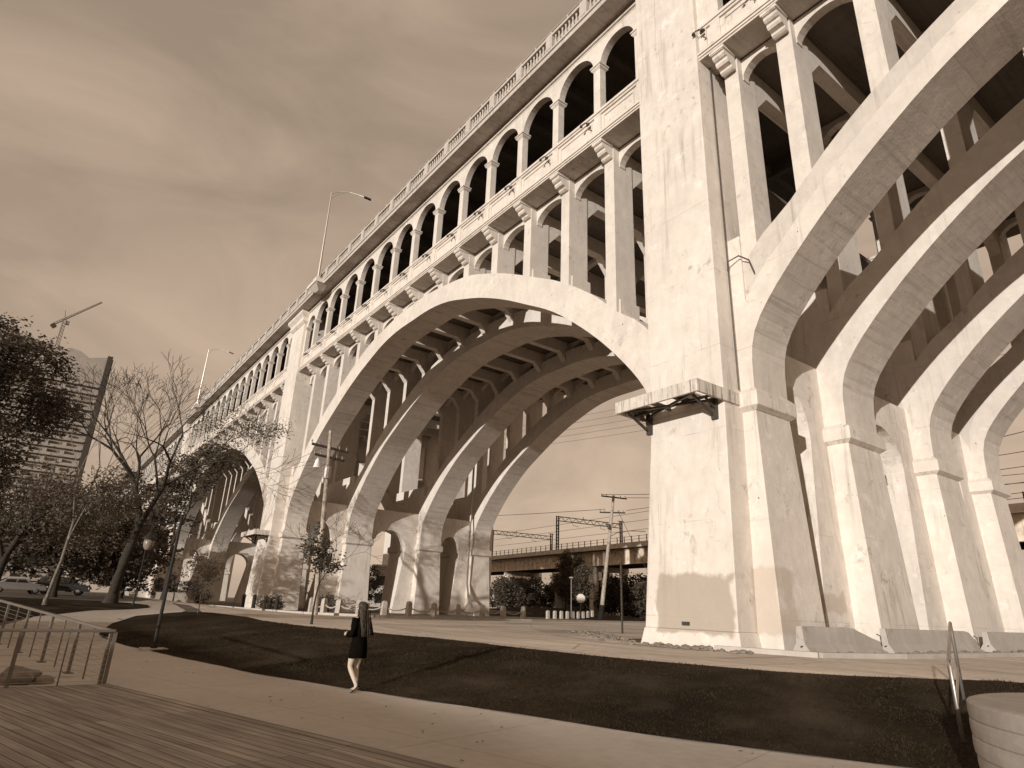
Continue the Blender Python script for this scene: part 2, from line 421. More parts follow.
XL = axis_lines(); YL = [-3000, -1000, -400, -150, -80, -50, -30]+[-25+1.25*i for i in range(56)]+[50, 56, 62, 68, 74, 80, 86, 95, 110, 140, 200, 320, 600, 1200, 3000]
g = MB(); g.add([(x, y, gz(x, y)) for y in YL for x in XL],
    [(j*len(XL)+i, j*len(XL)+i+1, (j+1)*len(XL)+i+1, (j+1)*len(XL)+i) for j in range(len(YL)-1) for i in range(len(XL)-1)])
tag(g.build('ground', 'soil', smooth=True, recalc=False), kind='structure')

lawn_poly = [(-29.0, 2.85), (-26.8, 2.9), (-24.4, 3.15), (-22, 3.5), (-18.4, 4.1), (-15.4, 4.6), (-12.3, 5.5), (-10.4, 6.1), (-8.8, 6.7), (-6.7, 7.3), (-5.2, 8.0), (-4.2, 8.5), (-2.5, 9.4), (2, 12.2), (3, 17), (-1, 16.8), (-5.05, 15.5),
             (-5.8, 14.0), (-6.6, 12.9), (-7.6, 12.1), (-10.1, 11.3), (-11.4, 11.0), (-14.3, 10.8), (-18.6, 10.6), (-21.3, 10.1), (-26.2, 9.3), (-30, 9.2), (-35.6, 9.7), (-39.6, 8.9), (-41.2, 7.2), (-41.0, 5.4), (-37.3, 4.0), (-33, 3.15), (-30.5, 2.9)]
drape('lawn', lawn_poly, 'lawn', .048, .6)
path_poly = [(14, -9), (14, 6), (-2, 9.8), (-4.2, 9.3), (-5.2, 8.3), (-12, 6), (-20, 4.5), (-27, 3.4), (-32, 4.9), (-39, 6.9), (-43, 8.2), (-55, 9.5), (-64, 11), (-72, 13), (-73, 10.5), (-62, 8.2), (-54, 5.4), (-44, 1.9), (-37, .2), (-31, -1.2), (-25, -3), (-22, -9)]
drape('path', path_poly, 'path', .030, .7)
left_lawn = [(-31, -1.6), (-36.9, -.3), (-39.7, .5), (-41.3, 1.6), (-44.7, 3.6), (-46.2, 5.7), (-47.5, 6.9), (-50.3, 7.2), (-52.6, 6.5), (-54.8, 4.9), (-57.8, 2.6), (-58.5, -1), (-60, -14), (-36, -14), (-27, -7)]
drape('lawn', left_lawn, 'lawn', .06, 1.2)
road_poly = [(-44.5, 9.2), (-36, 7.9), (-29.7, 8.3), (-21, 9.9), (-14.3, 10.5), (-10, 11), (-7.4, 11.9), (-6.0, 13.2), (-5.0, 15.4), (6, 19), (6, 60), (-9.2, 60), (-9.6, 24), (-10.4, 18.9), (-13.5, 17.6), (-17.5, 18.4), (-20.5, 21.5), (-22.5, 30), (-23.5, 60), (-24, 140), (-58, 140), (-54, 60), (-47.0, 36), (-45.8, 27), (-47, 22), (-51, 18.6), (-60, 17), (-130, 16.5), (-130, 12.5), (-75, 12), (-55, 10.5)]
drape('road', road_poly, 'road', .008, 1.5)
drape('gravel_patch', [(-13, 17.0), (-17, 16.6), (-22, 18.6), (-27.5, 22), (-27, 28), (-23, 31), (-20, 27), (-19.3, 20.5), (-17.5, 18.2), (-13, 18.3)], 'gravel', .02, 1.0)
drape('verge', [(-45.6, 36), (-44.6, 27), (-45.8, 21.6), (-50, 18), (-58, 16.9), (-75, 16.8), (-75, 50), (-60, 60), (-53.5, 60)], 'dirt', .03, 2.0)
# far lawn with soft mounds beyond the arch
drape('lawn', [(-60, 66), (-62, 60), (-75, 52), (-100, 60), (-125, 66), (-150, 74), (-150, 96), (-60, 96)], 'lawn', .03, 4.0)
# low kerb around the verge
kp = [(-75, 16.6), (-58, 16.7), (-50, 17.8), (-45.6, 21.5), (-44.4, 27), (-45.4, 36), (-53, 60)]
kb = MB()
for a, b in zip(kp, kp[1:]): kb.beam((*a, -.95), (*b, -.95), .3, .26)
tag(kb.build('kerb', 'kerb'), kind='structure')
kb = MB()
for a, b in zip([(-13.2, 17.9), (-10.3, 18.7), (-9.5, 22), (-9.1, 33), (-8.9, 60)], [(-10.3, 18.7), (-9.5, 22), (-9.1, 33), (-8.9, 60)]): kb.beam((*a, -.96), (*b, -.96), .28, .22)
tag(kb.build('kerb', 'kerb'), kind='structure')

# boardwalk (its own raised sheet of boards with an edging)
ed = Vector((1, .285, 0)).normalized(); en = Vector((-ed.y, ed.x, 0))
P0 = Vector((-14.3, 1.5, 0))
def bw_pt(a, b): q = P0+ed*a+en*b; return (q.x, q.y)
dk = MB()
dk.prism([bw_pt(0, 0), bw_pt(26, 0), bw_pt(26, -11), bw_pt(-3.2, -11)], -1.66, -1.552, "Z")
tag(dk.build('boardwalk', 'boards'), kind='structure')
dk = MB()
q0, q1 = P0+en*.10, P0+ed*26+en*.10
dk.beam((q0.x, q0.y, -1.592), (q1.x, q1.y, -1.592), .16, .09)
tag(dk.build('boardwalk_edging', 'boards'), kind='structure')

# ------------------------------------------------------------------ THE BRIDGE
bridge = thing('arch_bridge', 'huge pale concrete bridge with ribbed arches under a double row of arcades', 'bridge', (0, 0, 0))
RIBY = [(20.0, 22.2), (26.7, 29.5), (35.5, 38.2), (42.7, 45.1)]
INN = [(0, 1.0), (.11, .998), (.22, .972), (.332, .916), (.415, .867), (.519, .79), (.614, .706), (.705, .622), (.78, .532), (.859, .42), (.921, .315), (.963, .232), (.988, .165), (.998, .10), (1, 0)]
OUT = [(0, 1.0), (.11, .995), (.21, .975), (.336, .94), (.46, .87), (.544, .813), (.63, .745), (.734, .66), (.842, .545), (.917, .44), (.963, .39), (1.0, .33), (1.03, .28), (1.035, .24), (1.04, .20)]
def smooth_profile(P, n=40):
    # resample by arc length with Catmull-Rom
    Q = [(-P[1][0], P[1][1])]+list(P)+[(P[-1][0]*2-P[-2][0], 2*P[-1][1]-P[-2][1])]
    out = []
    for i in range(1, len(Q)-2):
        for k in range(6):
            t = k/6; p = []
            for c in (0, 1):
                a, b, d, e = Q[i-1][c], Q[i][c], Q[i+1][c], Q[i+2][c]
                p.append(.5*((2*b)+(-a+d)*t+(2*a-5*b+4*d-e)*t*t+(-a+3*b-3*d+e)*t**3))
            out.append(tuple(p))
    out.append(P[-1]); L = [0]
    for a, b in zip(out, out[1:]): L.append(L[-1]+math.dist(a, b))
    res = []; j = 0
    for k in range(n+1):
        s_ = L[-1]*k/n
        while j < len(L)-2 and L[j+1] < s_: j += 1
        t = (s_-L[j])/max(1e-9, L[j+1]-L[j]); res.append((out[j][0]+(out[j+1][0]-out[j][0])*t, out[j][1]+(out[j+1][1]-out[j][1])*t))
    return res
INP, OUP = smooth_profile(INN), smooth_profile(OUT)
class Span:
    def __init__(s, xc, half, zs, rise, cols, det=2):
        s.xc, s.h, s.zs, s.rise, s.cols, s.det = xc, half, zs, rise, cols, det
        s.zo = rise+1.5      # top of rib above springing
        s.k = half
    def inner(s): return [(s.xc+x*s.h, s.zs+z*s.rise) for x, z in INP]
    def curve(s, P, hs, zt):
        R_ = [(x*hs, s.zs+z*zt) for x, z in P]
        return [(s.xc-a, z) for a, z in reversed(R_)]+[(s.xc+a, z) for a, z in R_[1:]]
    def ztop(s, x):
        d = abs(x-s.xc)/s.h
        for (a, b), (c, e) in zip(OUP, OUP[1:]):
            if a <= d <= c: return s.zs+(b+(e-b)*(d-a)/(c-a))*s.zo
        return s.zs+.33*s.zo
COLS2 = [-19.5, -23.0, -26.5, -30.0, -33.5, -37.1, -40.8, -44.4, -48.1, -51.8, -55.6, -59.4, -63.2]
COLS1 = [-12.0, -9.5, -6.4, -3.2, 0.1, 3.4, 6.8, 10.2, 13.7, 17.2, 20.7, 24.2, 27.7, 31.2, 34.7, 38.2]
def pitchcols(x0, x1, p=3.75):
    n = round((x0-x1)/p); return [x0-(x0-x1)*(i+.5)/n for i in range(n)]
spans = [Span(13.7, 26.0, 8.0, 14.4, COLS1), Span(-41.2, 24.1, 6.6, 14.5, COLS2),
         Span(-101, 28.0, 6.6, 13.9, pitchcols(-70.3, -130.2), 1), Span(-162, 28.0, 6.6, 13.9, pitchcols(-133.5, -191), 0), Span(-223, 28.0, 6.6, 13.9, pitchcols(-194, -252), 0)]
# piers: x0, x1 (rib faces), pylon x0,x1, springing band z, crosswall top
piers = [(-17.1, -12.3, -16.3, -12.86, 7.3, 10.75), (-73.0, -65.3, -70.1, -66.1, 5.9, 9.95), (-134, -129, -133.2, -129.8, 5.9, 9.95), (-195, -190, -194, -191, 5.9, 9.95), (39.7, 44.5, 40.5, 43.7, 7.3, 10.75)]
GB = -1.25
for si, S in enumerate(spans):
    ins = S.curve(INP, S.h, S.rise); outs = S.curve(OUP, S.h, S.zo)
    for ri, (y0, y1) in enumerate(RIBY):
        mb = MB()
        if ri == 0 or ri == 3:
            # the outer layer of the rib is set back a little from the inner layer
            midc = [(a[0]+(b[0]-a[0])*.52, a[1]+(b[1]-a[1])*.52) for a, b in zip(ins, outs)]
            sb = .10 if si == 0 else .012
            mb.pair(ins, midc, y0, y1); mb.cur = 1 if si == 0 else 0
            mb.pair(midc, outs, y0+(sb if ri == 0 else 0), y1-(sb if ri == 3 else 0))
            mb.build('arch_rib', ['rib', 'rib_edge'], bridge)
        else:
            mb.pair(ins, outs, y0, y1); mb.build('arch_rib', 'rib', bridge)
# piers
for pi, (x0, x1, px0, px1, zb, zc) in enumerate(piers):
    for ri, (y0, y1) in enumerate(RIBY):
        mb = MB()
        mb.frus((x0-.45, x1+.38, y0-.35, y1+.2), (x0+.02, x1-.02, y0, y1), GB, zb)
        mb.box(x0+.03, x1-.03, y0+.004, y1-.004, zb+.6, zb+7.2)
        o = mb.build('pier_leg', 'face', bridge)
        b2 = MB()
        b2.frus((x0-.02, x1+.02, y0-.03, y1+.03), (x0-.20, x1+.20, y0-.20, y1+.20), zb-.14, zb)
        b2.box(x0-.20, x1+.20, y0-.20, y1+.20, zb, zb+.52)
        b2.frus((x0-.20, x1+.20, y0-.20, y1+.20), (x0-.01, x1+.01, y0-.01, y1+.01), zb+.52, zb+.72)
        b2.build('impost_band', 'face', o)
    # cross walls with an arched passage between the legs
    cx1 = x1-.95; cx0 = cx1-(2.9 if pi in (0, 4) else 1.9)
    for (ya, yb) in ((22.2, 26.7), (29.5, 35.5), (38.2, 42.7)):
        o0, o1 = ya+.5, yb-(1.3 if ya == 22.2 else 1.35)
        n = 16; zs = zb-.1; rz = 2.15 if ya == 22.2 else 2.0
        mb = MB()
        inner = [(o0, GB)]; outer = [(ya-.3, GB)]
        inner = []; outer = []
        for k in range(n+1):
            t = math.pi*k/n; inner.append(((o0+o1)/2-math.cos(t)*(o1-o0)/2, zs+math.sin(t)*rz)); outer.append((max(ya-.2, min(yb+.2, ya-.2+(yb-ya+.4)*k/n)), zc))
        mb.pair(inner, outer, cx0, cx1, 'X')
        w0 = (cx0, cx1)
        mb.frus((cx0-.35, cx1+.35, ya-.3, o0-.02), (cx0, cx1, ya-.2, o0), GB, zs)
        mb.frus((cx0-.35, cx1+.35, o1-(1.3 if ya == 22.2 else 1.25), yb+.3), (cx0, cx1, o1, yb+.2), GB, zs)
        # fill between the arch ends and the wall ends
        mb.add([(x, y, z) for x in (cx0, cx1) for (y, z) in ((ya-.2, zs), (o0, zs), (ya-.2, zc))], [(0, 1, 2), (3, 5, 4), (0, 2, 5, 3), (0, 3, 4, 1)])
        mb.add([(x, y, z) for x in (cx0, cx1) for (y, z) in ((o1, zs), (yb+.2, zs), (yb+.2, zc))], [(0, 1, 2), (3, 5, 4), (0, 1, 4, 3), (1, 2, 5, 4)])
        mb.build('cross_wall', 'face', bridge)
    if ya and pi in (0, 1):
        # row of conduit boxes on the crosswall ledge
        pass
    # pylon on the near face
    mb = MB()
    mb.frus((px0-.42, px1+.02, 18.62, 20.3), (px0, px1, 18.9, 20.3), -.45, zb+.05)
    mb.frus((px0-.62, px1+.22, 18.45, 20.3), (px0-.45, px1+.05, 18.60, 20.3), GB, -.45)
    mb.box(px0, px1, 18.9, 21.3, zb+.05, 30.78)
    o = mb.build('pylon', 'face', bridge, bevel=.03)
    mb = MB(); mb.box(px0+.05, px1-.05, 44.0, 46.1, GB, 30.78); mb.build('rear_pylon', 'face', bridge)
    cap = MB()
    cap.frus((px0-.02, px1+.02, 18.86, 20), (px0-.22, px1+.22, 18.62, 20), 29.35, 29.6)
    cap.box(px0-.22, px1+.22, 18.62, 20, 29.6, 30.05)
    cap.frus((px0-.22, px1+.22, 18.62, 20), (px0-.45, px1+.45, 18.30, 20), 30.05, 30.45)
    cap.box(px0-.45, px1+.45, 18.30, 20, 30.45, 30.84)
    if pi != 0: cap.build('pylon_cap', 'face', o)
    # plinth rubble line
# spandrel frames
def frame(S, xc, parent, det):
    wd = .34
    mb = MB(); first = True
    segs = []
    for ri, (y0, y1) in enumerate(RIBY):
        zt = S.ztop(xc)
        d1 = y0+1.4 if ri == 0 else y1-.25
        d0 = y0+(.112 if S is spans[0] else .016) if ri == 0 else y0+.25
        if zt < 23.4:
            mb.box(xc-wd, xc+wd, d0, d1, zt-.7, 23.5)
            if zt < 20: mb.box(xc-wd-.03, xc+wd+.08, d0+.2, d1+.15, zt-.7, zt+.38)
        segs.append((d0, d1))
    for (a, b), (c, d) in zip(segs, segs[1:]):
        # transverse beam with haunched corners
        zt = S.ztop(xc); z1 = 23.5; z0 = 22.45; hn = 1.15
        pts_in = [(b-.05, z0-hn), (b+hn*.8, z0), (c-hn*.8, z0), (c+.05, z0-hn)]
        pts_out = [(b-.05, z1), (b+hn*.8, z1), (c-hn*.8, z1), (c+.05, z1)]
        mb.pair(pts_in, pts_out, xc-wd+.05, xc+wd-.05, 'X')
    return mb.build('spandrel_frame', 'rib', parent)
def console(xc, parent):
    # scrolled bracket from the column face out to the ledge edge
    prof = [(20.01, 22.72), (19.86, 22.70), (19.76, 22.76), (19.74, 22.86), (19.66, 22.88), (19.52, 22.90), (19.44, 23.0), (19.44, 23.12), (19.34, 23.14), (19.24, 23.22), (19.22, 23.34), (19.13, 23.36), (19.13, 23.545), (20.01, 23.545)]
    mb = MB(); mb.prism(prof, xc-.30, xc+.30, 'X')
    mb.box(xc-.36, xc+.36, 19.10, 19.98, 23.40, 23.548)
    return mb.build('console', 'face', parent)
def arch_wall(mb, x0, x1, zspring, rise, ztop, y0, y1, n=14):
    xm, hw = (x0+x1)/2, abs(x1-x0)/2
    inn = [(xm-math.cos(math.pi*k/n)*hw, zspring+math.sin(math.pi*k/n)*rise) for k in range(n+1)]
    mb.pair(inn, [(p[0], ztop) for p in inn], y0, y1)
def fixture(xc, parent):
    mb = MB(); z = 24.95; y = 19.02
    mb.box(xc-.10, xc+.10, y-.05, y+.02, z-.06, z+.10)
    mb.tube([(xc, y-.03, z+.02), (xc-.05, y-.16, z+.10), (xc-.25, y-.22, z+.06)], .03, 5)
    mb.tube([(xc, y-.03, z+.02), (xc+.10, y-.2, z-.05), (xc+.22, y-.24, z-.18)], .03, 5)
    mb.lathe((xc-.30, y-.24, z-.08), [(.02, .16), (.07, .10), (.09, 0), (.03, -.02)], 7)
    mb.lathe((xc+.24, y-.25, z-.30), [(.02, .12), (.06, .08), (.08, 0), (.03, -.02)], 7)
    return mb.build('wall_fixture', 'steel', parent)
DEC_Z = 23.55
REST = MB()
for si, S in enumerate(spans):
    if si == 0: xr, xl = 40.5, -12.86
    else: xl_, xr_ = None, None
    bounds = [(-12.86, 40.5), (-66.1, -16.3), (-129.8, -70.1), (-191, -133.2), (-252, -194)][si]
    xa, xb = bounds
    cols = S.cols if si else [c for c in S.cols if c < 16]
    allc = S.cols
    for xc in cols:
        fr = frame(S, xc, bridge, S.det)
        if S.det >= 1: console(xc, fr)
    # spandrel arches joining the columns along each rib line
    for ri, (y0, y1) in enumerate(RIBY):
        mb = MB(); cc = sorted([xa+.1, *allc, xb-.1])
        for a, b in zip(cc, cc[1:]):
            if b-a < 1.0: continue
            arch_wall(mb, a+.335, b-.335, 22.35, .85, 23.5, y0+.45, y0+.85, 12)
            mb.box(a-.02, a+.38, y0+.452, y0+.848, 22.36, 23.5); mb.box(b-.38, b+.02, y0+.452, y0+.848, 22.36, 23.5)
        mb.build('spandrel_arcade', 'rib', bridge)
    # lower deck slab and its moulded string course
    mb = MB(); mb.box(xa, xb, 19.14, 20.4, DEC_Z, DEC_Z+.34); mb.build('ledge_slab', 'deckc', bridge)
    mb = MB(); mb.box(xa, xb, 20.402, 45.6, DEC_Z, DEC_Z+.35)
    mb.build('lower_deck', 'shade_soot', bridge)
    mb = MB()
    mb.box(xa, xb, 19.08, 19.5, DEC_Z+.003, DEC_Z+.10); mb.box(xa, xb, 19.02, 19.5, DEC_Z+.10, DEC_Z+.20); mb.box(xa, xb, 19.06, 19.5, DEC_Z+.20, DEC_Z+.24); mb.box(xa, xb, 18.98, 19.5, DEC_Z+.24, DEC_Z+.36)
    mb.box(xa, xb, 19.1, 19.5, DEC_Z+.36, DEC_Z+.48)
    mb.build('string_course', 'face', bridge)
    # arcade: parapet panels, pillars, arches, cornice
    for side, (yf, s_) in enumerate(((19.2, 1), (45.5, -1))):
        wall = MB(); cc = sorted([xa+.15, *allc, xb-.15]); ya, yb = (yf, yf+.42) if s_ > 0 else (yf-.42, yf)
        z0 = DEC_Z+.3
        wall.box(xa, xb, ya+.06, yb-.06, z0, 25.25)
        wall.box(xa, xb, ya-.03, yb, 25.25, 25.38); wall.box(xa, xb, ya-.10, yb, 25.38, 25.52); wall.box(xa, xb, ya-.05, yb, 25.52, 25.60)
        if side == 0 and S.det:
            for a, b in zip(cc, cc[1:]):
                if b-a < 2: continue
                for q in ((a+.45, b-.45, 24.98, 25.04), (a+.45, b-.45, 24.14, 24.20), (a+.45, a+.51, 24.20, 24.98), (b-.51, b-.45, 24.20, 24.98)):
                    wall.box(q[0], q[1], ya+.005, ya+.07, q[2], q[3])
        for a, b in zip(cc, cc[1:]):
            if b-a < 1.2: wall.box(a, b, ya, yb, 25.6, 30.5); continue
            arch_wall(wall, a+.27, b-.27, 28.72, min(1.55, (b-a-.54)/2), 30.42, ya, yb, 18 if S.det > 1 else 10)
            for q in (a, b): pass
        for q in cc: wall.box(q-.275, q+.275, ya+.003, yb-.003, 28.70, 30.42)
        wall.box(xa, xb, ya-.02, yb, 30.42, 30.52); wall.box(xa, xb, ya-.14, yb, 30.52, 30.66); wall.box(xa, xb, ya-.06, yb, 30.66, 30.86)
        o = wall.build('arcade_wall', 'face', bridge)
        pm = REST
        for q in cc:
            tgt = MB() if (side == 0 and S.det) else pm
            tgt.box(q-.25, q+.25, ya-.02, yb-.01, z0, 28.45)
            tgt.frus((q-.26, q+.26, ya-.03, yb), (q-.36, q+.36, ya-.13, yb+.1), 28.45, 28.56)
            tgt.box(q-.36, q+.36, ya-.13, yb+.1, 28.56, 28.63); tgt.box(q-.33, q+.33, ya-.10, yb+.08, 28.63, 28.67); tgt.box(q-.40, q+.40, ya-.17, yb+.12, 28.67, 28.76)
            if tgt is not pm:
                c_ = tgt.build('arcade_pillar', 'face', bridge)
                if S.det > 1 and q in allc: fixture(q-.55, c_)
    # upper deck with walkway overhang
    mb = MB(); x0u, x1u = (xa-3.6 if si < 4 else xa), (xb+.0 if si else xb)
    lo = [-16.3, -70.1, -133.2, -194, -255][si]; hi = [40.5, -16.3, -70.1, -133.2, -194][si]
    mb.box(lo, hi, 17.98, 19.3, 30.86, 31.25); mb.build('walkway_slab', 'deckc', bridge); mb = MB()
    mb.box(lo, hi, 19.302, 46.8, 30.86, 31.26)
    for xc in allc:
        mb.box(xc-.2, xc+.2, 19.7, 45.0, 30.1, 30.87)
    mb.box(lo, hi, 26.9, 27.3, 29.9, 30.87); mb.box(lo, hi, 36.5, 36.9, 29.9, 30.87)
    mb.build('upper_deck', 'shade_soot', bridge)
    mb = MB()
    mb.box(lo, hi, 17.9, 18.35, 30.80, 31.12); mb.box(lo, hi, 17.82, 18.35, 31.12, 31.26)
    mb.build('fascia', 'deckc', bridge)
    bal = MB(); X = lo; step = 2.95; nb = max(1, round((hi-lo)/step)); step = (hi-lo)/nb
    bal.box(lo, hi, 17.98, 18.26, 31.26, 31.45); bal.box(lo, hi, 17.95, 18.30, 32.44, 32.62)
    for k in range(nb):
        a = lo+k*step
        bal.box(a-.28, a+.28, 17.93, 18.33, 31.25, 32.66); bal.box(a-.20, a+.20, 17.90, 17.94, 31.5, 32.35)
        if S.det:
            for j in range(8):
                xb_ = a+.28+(step-.56)*(j+.5)/8
                bal.lathe((xb_, 18.12, 31.45), [(.07, 0), (.05, .12), (.085, .36), (.04, .7), (.07, .99)], 6)
    # pipe rail on top
    for k in range(nb*2):
        a = lo+k*step/2; bal.box(a-.035, a+.035, 18.08, 18.15, 32.6, 33.05)
    bal.tube([(lo, 18.11, 33.05), (hi, 18.11, 33.05)], .035, 5)
    bal.build('balustrade', 'deckc', bridge)
    fb = MB(); fb.box(lo, hi, 46.5, 46.8, 31.26, 32.4); fb.build('far_parapet', 'deckc', bridge)
tag(REST.build('arcade_pillar', 'face', bridge), kind='stuff')
# overlooks that carry the street lamps
for X0 in (-59.6, -118):
    mb = MB(); mb.frus((X0-.4, X0+.4, 17.75, 18.3), (X0-1.3, X0+1.3, 17.15, 18.3), 30.35, 30.85); mb.box(X0-1.35, X0+1.35, 17.08, 18.3, 30.85, 31.2)
    mb.box(X0-.45, X0+.45, 17.3, 18.0, 31.2, 31.75); mb.build('lamp_corbel', 'face', bridge)
# steel maintenance platforms bracketed to the piers
M['rusty'] = concrete('rust_streaked_channel', .62, streak=2.0, blot=1.5, boards=False)
def rust(m_):
    nt_ = m_.node_tree; bs = nt_.nodes['Principled BSDF']; src = bs.inputs['Base Color'].links[0].from_socket
    g_ = nt_.nodes.new('ShaderNodeNewGeometry'); mp_ = nt_.nodes.new('ShaderNodeMapping'); mp_.inputs['Scale'].default_value = (7, 7, .35)
    nt_.links.new(g_.outputs['Position'], mp_.inputs[0]); n_ = nt_.nodes.new('ShaderNodeTexNoise'); n_.inputs['Scale'].default_value = 1.6; n_.inputs['Detail'].default_value = 5
    nt_.links.new(mp_.outputs[0], n_.inputs['Vector']); r_ = nt_.nodes.new('ShaderNodeMapRange'); nt_.links.new(n_.outputs['Fac'], r_.inputs[0])
    for i_, x_ in enumerate((.54, .66, 0, .8)): r_.inputs[i_+1].default_value = x_
    q_ = nt_.nodes.new('ShaderNodeMix'); q_.data_type = 'RGBA'; nt_.links.new(r_.outputs[0], q_.inputs[0]); nt_.links.new(src, q_.inputs[6]); q_.inputs[7].default_value = tone(.12, 2.2)
    nt_.links.new(q_.outputs[2], bs.inputs['Base Color'])
rust(M['rusty'])
def platform(x0, x1, y0, y1, z):
    mb = MB(); t = .10; H = .46
    mb.box(x0, x1, y0, y0+t, z-H, z); mb.box(x0, x0+t, y0+t, y1-.98, z-H, z); mb.box(x1-t, x1, y0+t, y1, z-H, z)
    for (a, b) in ((x0+t, x0+.9), (x0+2.1, x1-.9)): mb.box(a, b, y0+t, 18.9, z-.12, z-.06)
    o = mb.build('maintenance_platform', 'rusty', bridge)
    s_ = MB()
    for k in range(4):
        x = x0+.35+(x1-x0-.7)*k/3; s_.box(x-.04, x+.04, y0+t, 18.9, z-.30, z-.13)
    s_.box(x0+t, x1-t, (y0+y1)/2-.3, (y0+y1)/2-.18, z-.38, z-.31)
    s_.beam((x0+.3, y0+.2, z-.40), (x1-.4, 18.7, z-.40), .08, .08); s_.beam((x1-.3, y0+.2, z-.40), (x0+.5, 18.7, z-.40), .08, .08)
    for x in (x0+.35, x1-.5):
        s_.beam((x, 18.88, z-.98), (x, y0+.35, z-.40), .07, .10); s_.beam((x+.12, 18.88, z-.75), (x+.12, 18.2, z-.40), .06, .08)
        s_.box(x-.07, x+.17, 18.76, 18.9, z-1.10, z-.3)
    s_.build('platform_framing', 'steel', o)
    return o
platform(-16.75, -12.80, 17.3, 19.88, 7.85)
platform(-71.2, -66.2, 17.4, 19.88, 6.45)
# pipes fixed to the bridge
mb = MB(); mb.tube([(-12.80, 19.78, 30), (-12.80, 19.78, 8.0)], .03, 6)
mb.tube([(-12.80, 19.75, 13.0), (-12.7, 19.65, 13.35), (-12.3, 19.8, 13.5), (-11.95, 19.93, 13.2), (-11.8, 19.97, 12.6)], .03, 6); mb.build('conduit', 'steel', bridge)
mb = MB(); mb.tube([(-65.25, 42.1, 21), (-65.25, 42.1, 9.8), (-65.0, 41.9, 9.0), (-64.95, 41.9, 2.6), (-64.3, 41.8, 1.0), (-63.2, 41.8, -.2), (-62.9, 41.8, -1.1)], .13, 8); mb.build('drain_pipe', 'galv', bridge)
mb = MB(); mb.box(-15.02+.0, -14.72, 18.57, 18.66, -.32, -.20); mb.build('wall_plate', 'steel', bridge)

# street lamps on the deck
def deck_lamp(X0, z0, h, label):
    t = thing('street_lamp', label, 'street lamp', (X0, 17.65, z0), 'street lamps on the bridge deck')
    mb = MB(); mb.tube([(0, 0, 0), (0, 0, h)], [.13, .07], 8); mb.box(-.2, .2, -.2, .2, 0, .25); lpart(mb, 'pole', 'galv', t)
    t.rotation_euler = (0, 0, R(60))
    mb = MB(); mb.tube([(0, 0, h-.2), (.9, 0, h+.18), (1.9, 0, h+.22), (3.0, 0, h-.02), (3.6, 0, h-.22)], .045, 6); mb.tube([(0, 0, h-.9), (.6, 0, h-.25), (1.4, 0, h+.15)], .035, 6); lpart(mb, 'arm', 'galv', t)
    mb = MB(); mb.obox((3.95, 0, h-.34), (.94, 0, -.33), (0, 1, 0), (.33, 0, .94), .40, .15, .07); lpart(mb, 'lamp_head', 'black', t)
deck_lamp(-59.6, 31.75, 10.9, 'tall curved-arm street lamp above the bridge arches, on the corbel near the far pylon')
deck_lamp(-118, 31.75, 10.4, 'distant curved-arm street lamp rising behind the bare twigs of the leafless tree')

# ------------------------------------------------------------------ barriers at the foot of the near pier
def barrier(y0, y1, x0, label, taper, rz=0):
    t = thing('concrete_barrier', label, 'barrier', (x0, y0, -1.02), 'road barriers along the pier foot')
    L = y1-y0; n = 22
    prof = [(-.30, 0), (.30, 0), (.30, .10), (.14, .34), (.09, .84), (-.09, .84), (-.14, .34), (-.30, .10)]
    vs = []; rnd = random.Random(int(y0*7))
    for k in range(n+1):
        u = k/n; drop = 1.0
        if taper and u > taper: drop = 1-.52*((u-taper)/(1-taper))
        j = rnd.uniform(-.015, .015)
        for (x, z) in prof: vs.append((x+j*.2, u*L, z*(drop if z > .2 else 1)+(rnd.uniform(-.012, .012) if z > .5 else 0)))
    m_ = len(prof); fs = [tuple(range(m_)), tuple(reversed(range(n*m_, n*m_+m_)))]
    for k in range(n):
        for i in range(m_): fs.append((k*m_+i, k*m_+(i+1) % m_, (k+1)*m_+(i+1) % m_, (k+1)*m_+i))
    mb = MB(); mb.add(vs, fs); lpart(mb, 'barrier_body', 'kerb', t)
    s_ = MB()
    for q in (.02, L-.04): s_.tube([(0, q-.04, .25), (.12, q+.02, .3), (.1, q+.05, .6), (0, q, .66)], .025, 5)
    lpart(s_, 'lifting_loop', 'steel', t)
    return t
barrier(19.35, 24.3, -11.2, 'broken road barrier with sloping far end, nearest the pylon foot', .62)
barrier(24.75, 32.9, -11.2, 'long road barrier with chipped end, middle one along the pier foot', .9)
barrier(34.2, 41.0, -11.2, 'road barrier farthest right along the pier foot', 0)
# rubble at the pylon foot
rk = MB(); rnd = random.Random(5)
def lump(mb, c, r_, rnd, sub=1):
    bm_ = bmesh.new(); bmesh.ops.create_icosphere(bm_, subdivisions=sub, radius=1)
    o_ = rnd.uniform(0, 50)
    vs = []
    for v in bm_.verts:
        k = 1+.45*mn.noise(v.co*1.3+Vector((o_, o_, 0)))
        vs.append((c[0]+v.co.x*r_[0]*k, c[1]+v.co.y*r_[1]*k, c[2]+v.co.z*r_[2]*k))
    mb.add(vs, [tuple(v.index for v in f.verts) for f in bm_.faces]); bm_.free()
for k in range(260):
    x = rnd.uniform(-26, -11.5); y = 17.9+rnd.gauss(0, .5)+(0 if x > -17.5 else (-17.5-x)*.75)
    s_ = rnd.uniform(.02, .11); lump(rk, (x, y, -.985+s_*.3), (s_*1.3, s_, s_*.6), rnd)
for k in range(70):
    y = rnd.uniform(19, 42); s_ = rnd.uniform(.03, .12); lump(rk, (-10.8+rnd.gauss(0, .15), y, -.98+s_*.3), (s_, s_*1.2, s_*.6), rnd)
tag(rk.build('rubble', 'rock', smooth=False), 'loose broken stones and grit scattered round the pylon foot', 'rubble', kind='stuff')

